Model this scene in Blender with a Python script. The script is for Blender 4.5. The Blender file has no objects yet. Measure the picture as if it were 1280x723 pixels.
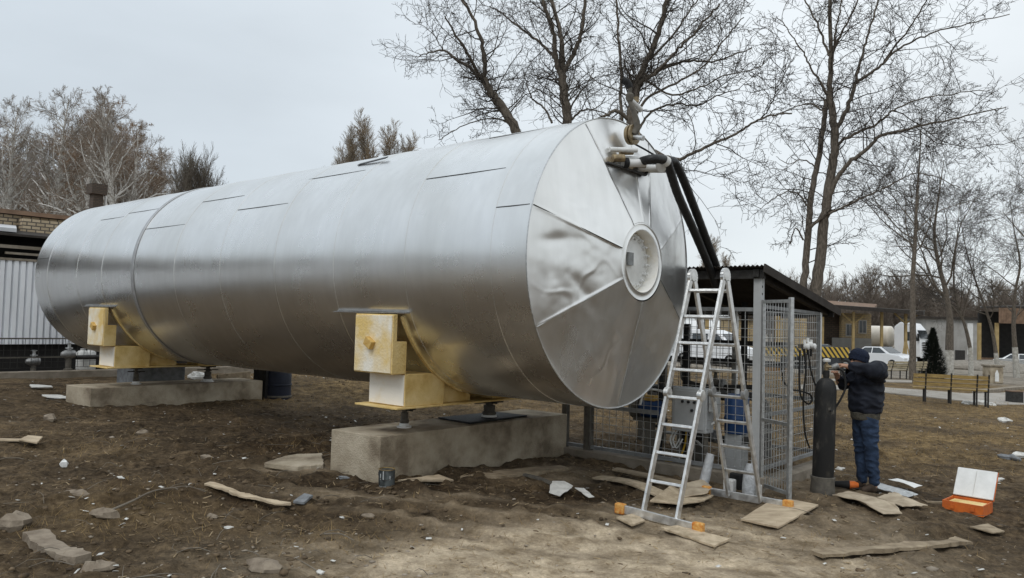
import bpy, math, random
import numpy as np
from math import sin, cos, radians, pi, sqrt, atan2, hypot, degrees
from mathutils import Vector, Matrix
random.seed(7)
rng = np.random.default_rng(11)
scn = bpy.context.scene
COL = scn.collection
# ------------------------------------------------------------------ camera frame (solved from the tank's outline)
F_PX, PITCH, ROLL, AZ = 978.9, radians(2.33), radians(1.55), radians(49.41)
CAM = np.array([0, 0, 1.85])
fw = np.array([0, cos(PITCH), sin(PITCH)]); up0 = np.array([0, -sin(PITCH), cos(PITCH)]); r0 = np.array([1, 0, 0.])
RT = cos(ROLL)*r0 + sin(ROLL)*up0; UP = -sin(ROLL)*r0 + cos(ROLL)*up0
def ray(px, py):
    d = fw + RT*(px-640)/F_PX - UP*(py-361.5)/F_PX
    return d/d[1]
def at(px, py, Y): return CAM + ray(px, py)*Y
A_ = np.array([-sin(AZ), cos(AZ), 0]); S_ = np.array([cos(AZ), sin(AZ), 0])
TC = np.array([1.0927, 8.1532, 2.4771])
def T(l, u, z):                       # tank frame: along the axis from the front rim, sideways towards the near side, height
    p = TC + A_*l - S_*u
    return np.array([p[0], p[1], z])
def pix_l(px, py, l):
    d = ray(px, py); return CAM + d*((l + (TC-CAM)@A_)/(d@A_))
def pix_z(px, py, z):
    d = ray(px, py); return CAM + d*((z-CAM[2])/d[2])
# ------------------------------------------------------------------ numpy noise
def _h(ix, iy, seed):
    h = (ix.astype(np.int64)*374761393 + iy.astype(np.int64)*668265263 + seed*1442695041) & 0xffffffff
    h = ((h ^ (h >> 13))*1274126177) & 0xffffffff
    return ((h ^ (h >> 16)) & 0xffff)/65535.0
def vn(x, y, seed=0):
    x = np.asarray(x, float); y = np.asarray(y, float)
    ix = np.floor(x); iy = np.floor(y); fx = x-ix; fy = y-iy
    fx = fx*fx*(3-2*fx); fy = fy*fy*(3-2*fy)
    a = _h(ix, iy, seed); b = _h(ix+1, iy, seed); c = _h(ix, iy+1, seed); d = _h(ix+1, iy+1, seed)
    return (a*(1-fx)+b*fx)*(1-fy)+(c*(1-fx)+d*fx)*fy
def fbm(x, y, oct=4, seed=0, gain=.5):
    t = 0; amp = 1; tot = 0
    for i in range(oct):
        t = t+amp*vn(x*2**i+i*17.3, y*2**i-i*9.1, seed+i); tot += amp; amp *= gain
    return t/tot
def gauss(x, y, cx, cy, sx, sy, rot=0):
    c, s = cos(rot), sin(rot)
    dx = (x-cx)*c+(y-cy)*s; dy = -(x-cx)*s+(y-cy)*c
    return np.exp(-(dx/sx)**2-(dy/sy)**2)
def gplane(x): return .07-.03*np.clip(x, -15, 45)
def gz(x, y):
    x = np.asarray(x, float); y = np.asarray(y, float)
    near = np.clip((60-y)/40, 0, 1)
    z = gplane(x) + near*((fbm(x*.55, y*.55, 3, 5)-.5)*.13)
    z = z + .10*gauss(x, y, -3.2, 7.1, .9, .5, .3) - .07*gauss(x, y, -3.3, 8.2, 1.2, .4, .2)
    z = z + .22*gauss(x, y, -3.2, 18.5, 3.5, 1.6, .2) + .10*gauss(x, y, -.5, 15.5, 2.2, 1.4)
    z = z - .05*gauss(x, y, -.6, 6.6, 1.6, .5, -.2)
    return z
def gzs(x, y): return float(gz(np.array([x]), np.array([y]))[0])
def gnd(px, py, dz=0):
    d = ray(px, py); Y = 8.
    for i in range(80):
        Yn = (gzs(d[0]*Y, Y)+dz-CAM[2])/d[2]
        Y = .5*Y+.5*min(max(Yn, 3), 300)
    g = CAM + d*Y
    if g[1] < 26: g[2] += max(float(micro(g[:1], g[1:2])[0]), 0)*.85      # rest on the churned surface
    return g
# ------------------------------------------------------------------ materials
def M(name, c1, c2=None, scale=6, rough=.75, metal=0, bump=0, bscale=40, detail=6, spec=.3, stretch=(1, 1, 1), lo=.35, hi=.65, rvar=0, c3=None, trans=0):
    m = bpy.data.materials.new(name); m.use_nodes = True
    nt = m.node_tree; N = nt.nodes; L = nt.links
    b = N['Principled BSDF']
    b.inputs['Roughness'].default_value = rough; b.inputs['Metallic'].default_value = metal
    b.inputs['Specular IOR Level'].default_value = spec
    b.inputs['Transmission Weight'].default_value = trans
    if c2 is None: c2 = tuple(v*.72 for v in c1)
    tc = N.new('ShaderNodeTexCoord'); mp = N.new('ShaderNodeMapping'); mp.inputs['Scale'].default_value = stretch
    L.new(tc.outputs['Object'], mp.inputs['Vector'])
    nz = N.new('ShaderNodeTexNoise'); nz.inputs['Scale'].default_value = scale; nz.inputs['Detail'].default_value = detail; nz.inputs['Roughness'].default_value = .6
    L.new(mp.outputs[0], nz.inputs['Vector'])
    cr = N.new('ShaderNodeValToRGB'); cr.color_ramp.elements[0].position = lo; cr.color_ramp.elements[1].position = hi
    cr.color_ramp.elements[0].color = (*c2, 1); cr.color_ramp.elements[1].color = (*c1, 1)
    if c3:
        e = cr.color_ramp.elements.new((lo+hi)/2); e.color = (*c3, 1)
    L.new(nz.outputs['Fac'], cr.inputs[0]); L.new(cr.outputs[0], b.inputs['Base Color'])
    if rvar:
        mr = N.new('ShaderNodeMapRange'); mr.inputs['To Min'].default_value = rough-rvar; mr.inputs['To Max'].default_value = rough+rvar
        mr.inputs['From Min'].default_value = .3; mr.inputs['From Max'].default_value = .7
        L.new(nz.outputs['Fac'], mr.inputs[0]); L.new(mr.outputs[0], b.inputs['Roughness'])
    if bump:
        n2 = N.new('ShaderNodeTexNoise'); n2.inputs['Scale'].default_value = bscale; n2.inputs['Detail'].default_value = 5
        L.new(mp.outputs[0], n2.inputs['Vector'])
        bp = N.new('ShaderNodeBump'); bp.inputs['Strength'].default_value = bump; bp.inputs['Distance'].default_value = .02
        L.new(n2.outputs['Fac'], bp.inputs['Height']); L.new(bp.outputs[0], b.inputs['Normal'])
    return m
MAT = dict(
 concrete=M('concrete', (.46, .395, .30), (.19, .15, .105), 2.6, .9, bump=.7, bscale=55, c3=(.35, .295, .215), detail=14),
 kerbc=M('kerb_concrete', (.30, .26, .21), (.19, .16, .12), 4, .9, bump=.5),
 galv=M('galvanised_steel', (.62, .63, .63), (.45, .46, .46), 30, .42, .9, rvar=.1),
 alu=M('ladder_aluminium', (.78, .78, .77), (.55, .55, .54), 14, .38, .85, rvar=.12),
 fit_alu=M('cast_grey', (.33, .33, .32), (.2, .2, .2), 20, .5, .5),
 darkmetal=M('dark_metal', (.06, .058, .055), (.03, .028, .026), 12, .6, .4),
 greysteel=M('grey_painted_steel', (.27, .28, .28), (.18, .18, .18), 10, .6, .2),
 black=M('black_rubber', (.018, .018, .018), (.01, .01, .01), 20, .7, bump=.3, bscale=120),
 hoseblack=M('hose_lagging', (.022, .022, .022), (.012, .012, .012), 14, .5, spec=.4, bump=.25, bscale=60),
 lap=M('dark_lap', (.09, .09, .088), (.05, .05, .05), 12, .5, .7),
 foam=M('yellow_foam', (.78, .60, .29), (.56, .37, .12), 3.5, .9, bump=.5, bscale=45, c3=(.70, .51, .21), detail=10),
 foamwhite=M('white_primed_foam', (.82, .77, .66), (.72, .52, .20), 1.9, .85, bump=.35, bscale=40, lo=.42, hi=.62, detail=10),
 plywood=M('raw_board', (.54, .44, .31), (.34, .265, .18), 5, .85, stretch=(1, 2.5, 2.5), bump=.2, detail=12, bscale=30),
 plywood2=M('weathered_board', (.36, .29, .20), (.19, .145, .095), 5, .9, stretch=(1.5, 2.5, 2), bump=.25, detail=12, bscale=30),
 osb=M('chipboard', (.54, .44, .31), (.30, .235, .155), 11, .9, bump=.5, bscale=50),
 card=M('cardboard', (.50, .42, .31), (.30, .24, .17), 6, .95, detail=12),
 white=M('white_paint', (.78, .78, .76), (.66, .66, .64), 7, .55),
 whiteplastic=M('white_plastic', (.72, .72, .70), (.58, .58, .56), 9, .45),
 paper=M('paper_scrap', (.70, .69, .65), (.5, .49, .46), 9, .9),
 orange=M('orange_plastic', (.68, .16, .025), (.42, .095, .025), 9, .55, detail=12),
 yellowcap=M('yellow_wood', (.62, .42, .14), (.5, .3, .08), 20, .7),
 brass=M('brass', (.40, .31, .18), (.20, .155, .10), 16, .5, .7),
 blue=M('blue_plastic', (.018, .06, .17), (.012, .035, .10), 8, .45),
 slate=M('grey_slate', (.22, .23, .24), (.13, .135, .14), 10, .8),
 rock=M('pale_rock', (.30, .25, .19), (.17, .135, .10), 7, .95, bump=.9, bscale=18),
 bark=M('tree_bark', (.19, .16, .128), (.075, .062, .048), 9, .95, bump=.8, bscale=30, stretch=(3, 3, .8)),
 twig=M('bare_twigs', (.085, .071, .058), (.045, .037, .030), 3, .95),
 twiglight=M('pale_bare_twigs', (.20, .175, .14), (.12, .10, .078), 1.2, .95),
 birchtwig=M('birch_twigs', (.28, .185, .115), (.22, .18, .14), .5, .95),
 birchtwig2=M('grey_birch_twigs', (.34, .31, .275), (.25, .20, .155), .5, .95),
 birchbark=M('birch_bark', (.68, .66, .62), (.20, .18, .16), 2.6, .9, stretch=(1, 1, 2), lo=.34, hi=.44),
 poplar=M('poplar_twigs', (.36, .28, .19), (.27, .235, .19), .6, .95),
 whitewash=M('whitewashed_bark', (.54, .52, .47), (.30, .28, .24), 8, .95, bump=.6, bscale=30),
 corr=M('grey_corrugated_sheet', (.88, .89, .91), (.74, .75, .77), 2, .45, .1, stretch=(1, 1, .3)),
 brickyellow=None, brickred=None,
 roofdark=M('dark_roof_sheet', (.055, .048, .042), (.035, .03, .026), 5, .85, 0, spec=.15),
 rooflight=M('pale_roof_sheet', (.55, .56, .57), (.45, .45, .46), 4, .6),
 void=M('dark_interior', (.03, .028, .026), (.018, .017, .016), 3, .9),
 plaster=M('grey_plaster', (.38, .37, .35), (.28, .27, .25), 1.0, .9),
 postyellow=M('yellow_post_paint', (.42, .31, .15), (.30, .215, .09), 2, .7),
 glass=M('window_glass', (.05, .06, .065), (.03, .035, .04), 3, .1, 0, spec=.6),
 frame=M('window_frame', (.55, .53, .50), (.45, .43, .40), 3, .6),
 tyre=M('tyre_rubber', (.02, .02, .02), (.012, .012, .012), 12, .85),
 carwhite=M('white_car_paint', (.78, .79, .80), (.70, .71, .72), 1, .25, 0, spec=.5),
 cardark=M('dark_car_paint', (.045, .05, .058), (.03, .034, .04), 1, .25, 0, spec=.5),
 tankcream=M('cream_tank_steel', (.72, .66, .56), (.62, .56, .47), 2, .3, .0, spec=.5),
 benchyellow=M('yellow_bench_slats', (.40, .28, .10), (.22, .15, .06), 5, .75, stretch=(1, 1, 6)),
 benchgrey=M('pale_bench_slats', (.46, .39, .26), (.32, .27, .18), 5, .8),
 thuja=M('thuja_green', (.026, .033, .022), (.009, .012, .009), 3, .9),
 navy=M('navy_jacket', (.012, .015, .025), (.006, .0075, .013), 9, .75, bump=1.0, bscale=9),
 jeans=M('blue_jeans', (.032, .056, .105), (.011, .02, .042), 6, .9, bump=.6, bscale=30),
 beanie=M('navy_knit', (.014, .021, .044), (.007, .011, .024), 40, .95, bump=.8, bscale=90),
 hood=M('olive_grey_fleece', (.10, .092, .072), (.055, .05, .04), 20, .95, bump=.5, bscale=60),
 skin=M('skin', (.46, .27, .18), (.38, .21, .14), 8, .55),
 hair=M('dark_hair', (.03, .022, .016), (.02, .014, .01), 30, .8),
 shoe=M('brown_shoe', (.055, .036, .024), (.035, .024, .016), 12, .7),
 gasblack=M('worn_black_cylinder', (.22, .20, .17), (.020, .020, .020), 5, .6, .2, lo=.50, hi=.72, bump=.15, bscale=70, detail=12, stretch=(1.6, 1.6, .7), c3=(.042, .039, .035)),
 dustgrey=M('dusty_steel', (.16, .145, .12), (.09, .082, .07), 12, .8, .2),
 plasticfilm=M('grey_plastic_film', (.50, .51, .52), (.35, .36, .37), 14, .3, 0, spec=.5, bump=.8, bscale=25),
 panelgrey=M('grey_enamel', (.42, .43, .43), (.36, .37, .37), 5, .45),
 yellowhose=M('yellow_hose', (.65, .40, .03), (.5, .3, .02), 10, .6),
 clod=M('dirt_clods', (.17, .122, .074), (.055, .039, .024), 4, .95, bump=.5),
 pebble=M('pebbles', (.36, .31, .25), (.18, .15, .115), 1.3, .9),
 straw=M('straw_chips', (.42, .32, .19), (.22, .16, .095), 1.7, .9),
 drygrass=M('dry_grass', (.34, .235, .105), (.17, .115, .055), .9, .95),
 pathc=M('pale_path', (.37, .34, .30), (.27, .245, .21), 1.5, .9, bump=.3),
 gravelheap=M('gravel_heap_mat', (.30, .27, .23), (.2, .18, .15), 6, .95, bump=.8, bscale=20),
 rust=M('rusty_sheet', (.23, .15, .10), (.14, .09, .06), 3, .85),
 brownboard=M('brown_board_fence', (.30, .17, .06), (.2, .11, .04), 2, .85),
)
def brick_mat(name, c1, c2, mortar, sc):
    m = bpy.data.materials.new(name); m.use_nodes = True; nt = m.node_tree; N = nt.nodes; L = nt.links
    b = N['Principled BSDF']; b.inputs['Roughness'].default_value = .9
    uv = N.new('ShaderNodeTexCoord'); br = N.new('ShaderNodeTexBrick')
    br.inputs['Color1'].default_value = (*c1, 1); br.inputs['Color2'].default_value = (*c2, 1); br.inputs['Mortar'].default_value = (*mortar, 1)
    br.inputs['Scale'].default_value = sc; br.inputs['Mortar Size'].default_value = .035
    br.inputs['Brick Width'].default_value = .5; br.inputs['Row Height'].default_value = .22
    L.new(uv.outputs['UV'], br.inputs['Vector']); L.new(br.outputs[0], b.inputs['Base Color'])
    return m
MAT['brickyellow'] = brick_mat('sand_lime_brick', (.50, .40, .27), (.36, .28, .18), (.10, .085, .07), 1.0)
MAT['brickfar'] = brick_mat('yellow_brick', (.50, .38, .20), (.40, .30, .16), (.26, .21, .15), 1.6)
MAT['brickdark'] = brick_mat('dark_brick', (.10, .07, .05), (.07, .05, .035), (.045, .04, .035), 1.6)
def stripe_mat():
    m = bpy.data.materials.new('hazard_stripes'); m.use_nodes = True; N = m.node_tree.nodes; L = m.node_tree.links
    tc = N.new('ShaderNodeTexCoord'); mp = N.new('ShaderNodeMapping'); mp.inputs['Rotation'].default_value = (0, radians(35), 0)
    w = N.new('ShaderNodeTexWave'); w.inputs['Scale'].default_value = 1.6; w.wave_profile = 'SIN'; w.bands_direction = 'X'
    cr = N.new('ShaderNodeValToRGB'); cr.color_ramp.interpolation = 'CONSTANT'
    cr.color_ramp.elements[0].color = (.02, .02, .02, 1); cr.color_ramp.elements[1].position = .45; cr.color_ramp.elements[1].color = (.55, .37, .06, 1)
    L.new(tc.outputs['Object'], mp.inputs[0]); L.new(mp.outputs[0], w.inputs['Vector']); L.new(w.outputs['Fac'], cr.inputs[0]); L.new(cr.outputs[0], N['Principled BSDF'].inputs['Base Color'])
    N['Principled BSDF'].inputs['Roughness'].default_value = .7
    return m
MAT['hazard'] = stripe_mat()
def tank_mat(name, base, rough, wav, dents):
    m = bpy.data.materials.new(name); m.use_nodes = True; N = m.node_tree.nodes; L = m.node_tree.links
    b = N['Principled BSDF']; b.inputs['Metallic'].default_value = .97; b.inputs['Base Color'].default_value = (*base, 1)
    tc = N.new('ShaderNodeTexCoord')
    n1 = N.new('ShaderNodeTexNoise'); n1.inputs['Scale'].default_value = 1.2; n1.inputs['Detail'].default_value = 3; n1.inputs['Roughness'].default_value = .62
    L.new(tc.outputs['Object'], n1.inputs['Vector'])
    mr = N.new('ShaderNodeMapRange'); mr.inputs['From Min'].default_value = .3; mr.inputs['From Max'].default_value = .7
    mr.inputs['To Min'].default_value = rough-.03; mr.inputs['To Max'].default_value = rough+.04
    L.new(n1.outputs['Fac'], mr.inputs[0]); L.new(mr.outputs[0], b.inputs['Roughness'])
    # dusty smears: slightly browner, duller film
    n3 = N.new('ShaderNodeTexNoise'); n3.inputs['Scale'].default_value = 1.1; n3.inputs['Detail'].default_value = 5; n3.inputs['Roughness'].default_value = .5
    L.new(tc.outputs['Object'], n3.inputs['Vector'])
    cr = N.new('ShaderNodeValToRGB'); cr.color_ramp.elements[0].position = .38; cr.color_ramp.elements[1].position = .66
    cr.color_ramp.elements[0].color = (*base, 1); cr.color_ramp.elements[1].color = (base[0]*.90, base[1]*.895, base[2]*.88, 1)
    L.new(n3.outputs['Fac'], cr.inputs[0]); L.new(cr.outputs[0], b.inputs['Base Color'])
    mp = N.new('ShaderNodeMapping'); mp.inputs['Scale'].default_value = (9, 9, 1.3); L.new(tc.outputs['Object'], mp.inputs[0])
    n5 = N.new('ShaderNodeTexNoise'); n5.inputs['Scale'].default_value = 1.0; n5.inputs['Detail'].default_value = 4; n5.inputs['Roughness'].default_value = .55; L.new(mp.outputs[0], n5.inputs['Vector'])
    m5 = N.new('ShaderNodeMapRange'); m5.inputs['From Min'].default_value = .3; m5.inputs['From Max'].default_value = .7; m5.inputs['To Min'].default_value = .93; m5.inputs['To Max'].default_value = 1.0
    L.new(n5.outputs['Fac'], m5.inputs[0])
    v5 = N.new('ShaderNodeVectorMath'); v5.operation = 'SCALE'; L.new(cr.outputs[0], v5.inputs[0]); L.new(m5.outputs[0], v5.inputs['Scale']); L.new(v5.outputs[0], b.inputs['Base Color'])
    a5 = N.new('ShaderNodeMath'); a5.operation = 'MULTIPLY_ADD'; a5.inputs[1].default_value = -.25; L.new(m5.outputs[0], a5.inputs[0])
    p5 = N.new('ShaderNodeMath'); p5.operation = 'ADD'; p5.inputs[1].default_value = .24; L.new(mr.outputs[0], p5.inputs[0]); L.new(p5.outputs[0], a5.inputs[2]); L.new(a5.outputs[0], b.inputs['Roughness'])
    n2 = N.new('ShaderNodeTexNoise'); n2.inputs['Scale'].default_value = wav; n2.inputs['Detail'].default_value = 2
    L.new(tc.outputs['Object'], n2.inputs['Vector'])
    b1 = N.new('ShaderNodeBump'); b1.inputs['Strength'].default_value = 1; b1.inputs['Distance'].default_value = dents
    L.new(n2.outputs['Fac'], b1.inputs['Height']); L.new(b1.outputs[0], b.inputs['Normal'])
    return m
MAT['shell'] = tank_mat('tank_cladding', (.82, .82, .81), .285, .9, .015)
MAT['head'] = tank_mat('tank_head_cladding', (.83, .83, .82), .30, 2.2, .012)
# ------------------------------------------------------------------ mesh helpers
ORG = {}
def tag(o, label=None, cat=None, group=None, kind=None):
    if label: o['label'] = label
    if cat: o['category'] = cat; o['kind'] = 'thing'
    if group: o['group'] = group
    if kind: o['kind'] = kind
    return o
def thing(name, label, cat, loc, group=None):
    o = bpy.data.objects.new(name, None); COL.objects.link(o)
    o.location = Vector([float(v) for v in loc]); o.empty_display_size = .1
    ORG[o.name] = np.array([float(v) for v in loc]); return tag(o, label, cat, group)
def nrm(v):
    v = np.asarray(v, float); return v/max(np.linalg.norm(v), 1e-12)
class MB:
    def __init__(s): s.v = []; s.f = []
    def add(s, vs, fs):
        b = len(s.v); s.v += [tuple(float(c) for c in p) for p in vs]; s.f += [tuple(b+i for i in f) for f in fs]; return s
    def obox(s, c, ax, ay, az):           # half-axis vectors
        c = np.asarray(c, float); ax, ay, az = (np.asarray(k, float) for k in (ax, ay, az))
        vs = [c+i*ax+j*ay+k*az for k in (-1, 1) for j in (-1, 1) for i in (-1, 1)]
        return s.add(vs, [(0, 2, 3, 1), (4, 5, 7, 6), (0, 1, 5, 4), (2, 6, 7, 3), (0, 4, 6, 2), (1, 3, 7, 5)])
    def box(s, x0, x1, y0, y1, z0, z1):
        return s.obox(((x0+x1)/2, (y0+y1)/2, (z0+z1)/2), ((x1-x0)/2, 0, 0), (0, (y1-y0)/2, 0), (0, 0, (z1-z0)/2))
    def beam(s, p, q, w, h, up=(0, 0, 1)):
        p = np.asarray(p, float); q = np.asarray(q, float); d = nrm(q-p)
        side = np.cross(d, up)
        if np.linalg.norm(side) < 1e-4: side = np.cross(d, (1, 0, 0))
        side = nrm(side); u = np.cross(side, d)
        return s.obox((p+q)/2, (q-p)/2, side*w/2, u*h/2)
    def tube(s, pts, r, n=8, cap=True):
        P = [np.asarray(p, float) for p in pts]; k = len(P)
        R = [r]*k if np.isscalar(r) else list(r)
        t0 = nrm(P[1]-P[0]); e = np.cross(t0, (0, 0, 1))
        if np.linalg.norm(e) < 1e-3: e = np.cross(t0, (1, 0, 0))
        e = nrm(e); vs = []; fs = []
        for i in range(k):
            t = nrm(P[min(i+1, k-1)]-P[max(i-1, 0)])
            e = nrm(e-t*(e@t)); g = np.cross(t, e)
            for j in range(n):
                a = 2*pi*j/n; vs.append(P[i]+R[i]*(cos(a)*e+sin(a)*g))
        for i in range(k-1):
            for j in range(n):
                fs.append((i*n+j, i*n+(j+1) % n, (i+1)*n+(j+1) % n, (i+1)*n+j))
        if cap: fs.append(tuple(range(n-1, -1, -1))); fs.append(tuple((k-1)*n+j for j in range(n)))
        return s.add(vs, fs)
    def prism(s, poly, off):
        poly = [np.asarray(p, float) for p in poly]; off = np.asarray(off, float); n = len(poly)
        vs = poly+[p+off for p in poly]
        return s.add(vs, [tuple(range(n-1, -1, -1)), tuple(range(n, 2*n))]+[(i, (i+1) % n, n+(i+1) % n, n+i) for i in range(n)])
    def lathe(s, prof, o, ax=(0, 0, 1), n=24, close=True):
        o = np.asarray(o, float); ax = nrm(ax); e = np.cross(ax, (0, 0, 1))
        if np.linalg.norm(e) < 1e-3: e = np.array([1., 0, 0])
        e = nrm(e); g = np.cross(ax, e); vs = []; fs = []; k = len(prof)
        for r, h in prof:
            for j in range(n):
                a = 2*pi*j/n; vs.append(o+ax*h+r*(cos(a)*e+sin(a)*g))
        for i in range(k-1):
            for j in range(n): fs.append((i*n+j, i*n+(j+1) % n, (i+1)*n+(j+1) % n, (i+1)*n+j))
        if close: fs.append(tuple(range(n-1, -1, -1))); fs.append(tuple((k-1)*n+j for j in range(n)))
        return s.add(vs, fs)
    def blob(s, c, rx, ry, rz, seed=0, amp=.2, n=10, m=7):
        rr = random.Random(seed); vs = []; fs = []
        ph = [rr.uniform(0, 6) for _ in range(6)]
        for i in range(m+1):
            th = pi*i/m
            for j in range(n):
                a = 2*pi*j/n
                k = 1+amp*(sin(2*a+ph[0])*sin(th)+.6*sin(3*a+ph[1])*sin(2*th+ph[2])+.5*cos(4*th+ph[3])*cos(a+ph[4]))*.6
                vs.append((c[0]+rx*k*sin(th)*cos(a), c[1]+ry*k*sin(th)*sin(a), c[2]+rz*k*cos(th)))
        for i in range(m):
            for j in range(n): fs.append((i*n+j, (i+1)*n+j, (i+1)*n+(j+1) % n, i*n+(j+1) % n))
        return s.add(vs, fs)
    def build(s, name, mat, parent=None, smooth=False, bevel=0, ang=40, origin=None):
        V = np.array(s.v, dtype=float)
        if parent is not None: org = ORG[parent.name]
        elif origin is not None: org = np.array(origin, float)
        else: org = np.array([(V[:, 0].min()+V[:, 0].max())/2, (V[:, 1].min()+V[:, 1].max())/2, V[:, 2].min()])
        me = bpy.data.meshes.new(name); me.from_pydata((V-org).tolist(), [], s.f); me.update()
        me.materials.append(MAT[mat] if isinstance(mat, str) else mat)
        o = bpy.data.objects.new(name, me); COL.objects.link(o)
        if parent is not None: o.parent = parent; ORG[o.name] = org
        else: o.location = Vector(org.tolist()); ORG[o.name] = org
        if smooth:
            me.polygons.foreach_set('use_smooth', [True]*len(me.polygons)); me.set_sharp_from_angle(angle=radians(ang))
        if bevel:
            b = o.modifiers.new('bevel', 'BEVEL'); b.width = bevel; b.segments = 2; b.limit_method = 'ANGLE'; b.angle_limit = radians(40)
        return o
def arr_mesh(name, V, F, mat, parent=None, smooth=False, origin=None):   # V (n,3), F (m,k) numpy
    org = ORG[parent.name] if parent is not None else np.array(origin if origin is not None else (0, 0, 0), float)
    V = V-org; me = bpy.data.meshes.new(name)
    me.vertices.add(len(V)); me.vertices.foreach_set('co', V.astype(np.float32).ravel())
    k = F.shape[1]; me.loops.add(F.size); me.loops.foreach_set('vertex_index', F.astype(np.int32).ravel())
    me.polygons.add(len(F)); me.polygons.foreach_set('loop_start', np.arange(0, F.size, k, dtype=np.int32))
    me.update(calc_edges=True); me.validate()
    if smooth: me.polygons.foreach_set('use_smooth', np.ones(len(F), bool))
    me.materials.append(MAT[mat] if isinstance(mat, str) else mat)
    o = bpy.data.objects.new(name, me); COL.objects.link(o)
    if parent is not None: o.parent = parent
    else: o.location = Vector(org.tolist())
    ORG[o.name] = org
    return o
def box_uv(o, sc=1.0):                # world-scale UVs by dominant normal, for brick materials
    me = o.data; uv = me.uv_layers.new(name='UVMap')
    for p in me.polygons:
        n = p.normal
        t = Vector((-n.y, n.x, 0))
        flat = t.length < .3
        t = Vector((1, 0, 0)) if flat else t.normalized()
        for li in p.loop_indices:
            v = me.vertices[me.loops[li].vertex_index].co
            uv.data[li].uv = ((v.dot(t))*sc, (v.y if flat else v.z)*sc)
def copy_tree(o, parent=None):
    c = o.copy(); COL.objects.link(c); ORG[c.name] = ORG[o.name]
    if parent is not None: c.parent = parent
    for ch in list(o.children): copy_tree(ch, c)
    return c
def poly_tubes(polys, n=3):           # list of (points (k,3), radii (k)) -> V,F, vectorised
    K = np.array([len(p) for p, _ in polys]); P = np.concatenate([p for p, _ in polys]); R = np.concatenate([r for _, r in polys])
    off = np.concatenate([[0], np.cumsum(K)[:-1]])
    idx = np.arange(len(P)); first = np.zeros(len(P), bool); first[off] = True; last = np.zeros(len(P), bool); last[off+K-1] = True
    nx = np.where(last, idx, idx+1); nx = np.minimum(nx, len(P)-1); pv = np.where(first, idx, idx-1)
    t = P[nx]-P[pv]; t /= np.maximum(np.linalg.norm(t, axis=1, keepdims=True), 1e-9)
    e = np.cross(t, np.array([.31, .52, .8])); e /= np.maximum(np.linalg.norm(e, axis=1, keepdims=True), 1e-9); g = np.cross(t, e)
    an = 2*pi*np.arange(n)/n
    V = (P[:, None]+R[:, None, None]*(np.cos(an)[None, :, None]*e[:, None]+np.sin(an)[None, :, None]*g[:, None])).reshape(-1, 3)
    i0 = idx[~last]
    F = np.concatenate([np.stack([i0*n+j, i0*n+(j+1) % n, (i0+1)*n+(j+1) % n, (i0+1)*n+j], 1) for j in range(n)])
    return V, F
# ------------------------------------------------------------------ world, sun, camera
SUN_EL, SUN_AZ = radians(48), radians(215)         # azimuth measured clockwise from +Y: behind the camera, to the left
def make_world():
    w = bpy.data.worlds.new('World'); scn.world = w; w.use_nodes = True
    N = w.node_tree.nodes; L = w.node_tree.links; bg = N['Background']; bg.inputs['Strength'].default_value = .1
    sky = N.new('ShaderNodeTexSky'); sky.sky_type = 'NISHITA'; sky.sun_disc = False; sky.sun_elevation = SUN_EL; sky.sun_rotation = SUN_AZ
    tc = N.new('ShaderNodeTexCoord'); sp = N.new('ShaderNodeSeparateXYZ'); L.new(tc.outputs['Generated'], sp.inputs[0])
    # overcast layer: bluish grey to the left, whiter to the right, brighter overhead
    mx = N.new('ShaderNodeMapRange'); mx.inputs['From Min'].default_value = -.55; mx.inputs['From Max'].default_value = .55; mx.interpolation_type = 'SMOOTHSTEP'
    L.new(sp.outputs['X'], mx.inputs[0])
    cl = N.new('ShaderNodeMix'); cl.data_type = 'RGBA'; cl.inputs['A'].default_value = (5.5, 6.05, 6.5, 1); cl.inputs['B'].default_value = (7.35, 7.75, 7.95, 1)
    L.new(mx.outputs[0], cl.inputs['Factor'])
    mp = N.new('ShaderNodeMapping'); mp.inputs['Scale'].default_value = (1.4, 1.4, 4.0); L.new(tc.outputs['Generated'], mp.inputs[0])
    nz = N.new('ShaderNodeTexNoise'); nz.inputs['Scale'].default_value = 1.6; nz.inputs['Detail'].default_value = 5; L.new(mp.outputs[0], nz.inputs['Vector'])
    nr = N.new('ShaderNodeMapRange'); nr.inputs['From Min'].default_value = .3; nr.inputs['From Max'].default_value = .7; nr.inputs['To Min'].default_value = .91; nr.inputs['To Max'].default_value = 1.07
    L.new(nz.outputs['Fac'], nr.inputs[0])
    zr = N.new('ShaderNodeMapRange'); zr.inputs['From Min'].default_value = .12; zr.inputs['From Max'].default_value = .95; zr.inputs['To Min'].default_value = .97; zr.inputs['To Max'].default_value = 1.42
    L.new(sp.outputs['Z'], zr.inputs[0])
    mu = N.new('ShaderNodeMath'); mu.operation = 'MULTIPLY'; L.new(nr.outputs[0], mu.inputs[0]); L.new(zr.outputs[0], mu.inputs[1])
    vm = N.new('ShaderNodeVectorMath'); vm.operation = 'SCALE'; L.new(cl.outputs['Result'], vm.inputs[0]); L.new(mu.outputs[0], vm.inputs['Scale'])
    fin = N.new('ShaderNodeMix'); fin.data_type = 'RGBA'; fin.inputs['Factor'].default_value = .90
    L.new(sky.outputs[0], fin.inputs['A']); L.new(vm.outputs[0], fin.inputs['B']); L.new(fin.outputs['Result'], bg.inputs['Color'])
    sun = bpy.data.lights.new('sun', 'SUN'); sun.energy = .8; sun.angle = radians(22); sun.color = (1, .98, .95)
    so = bpy.data.objects.new('sun', sun); COL.objects.link(so); so.location = (-20, -20, 40)
    d = Vector((sin(SUN_AZ)*cos(SUN_EL), cos(SUN_AZ)*cos(SUN_EL), sin(SUN_EL)))
    so.rotation_euler = (-d).to_track_quat('-Z', 'Y').to_euler()
make_world()
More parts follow.
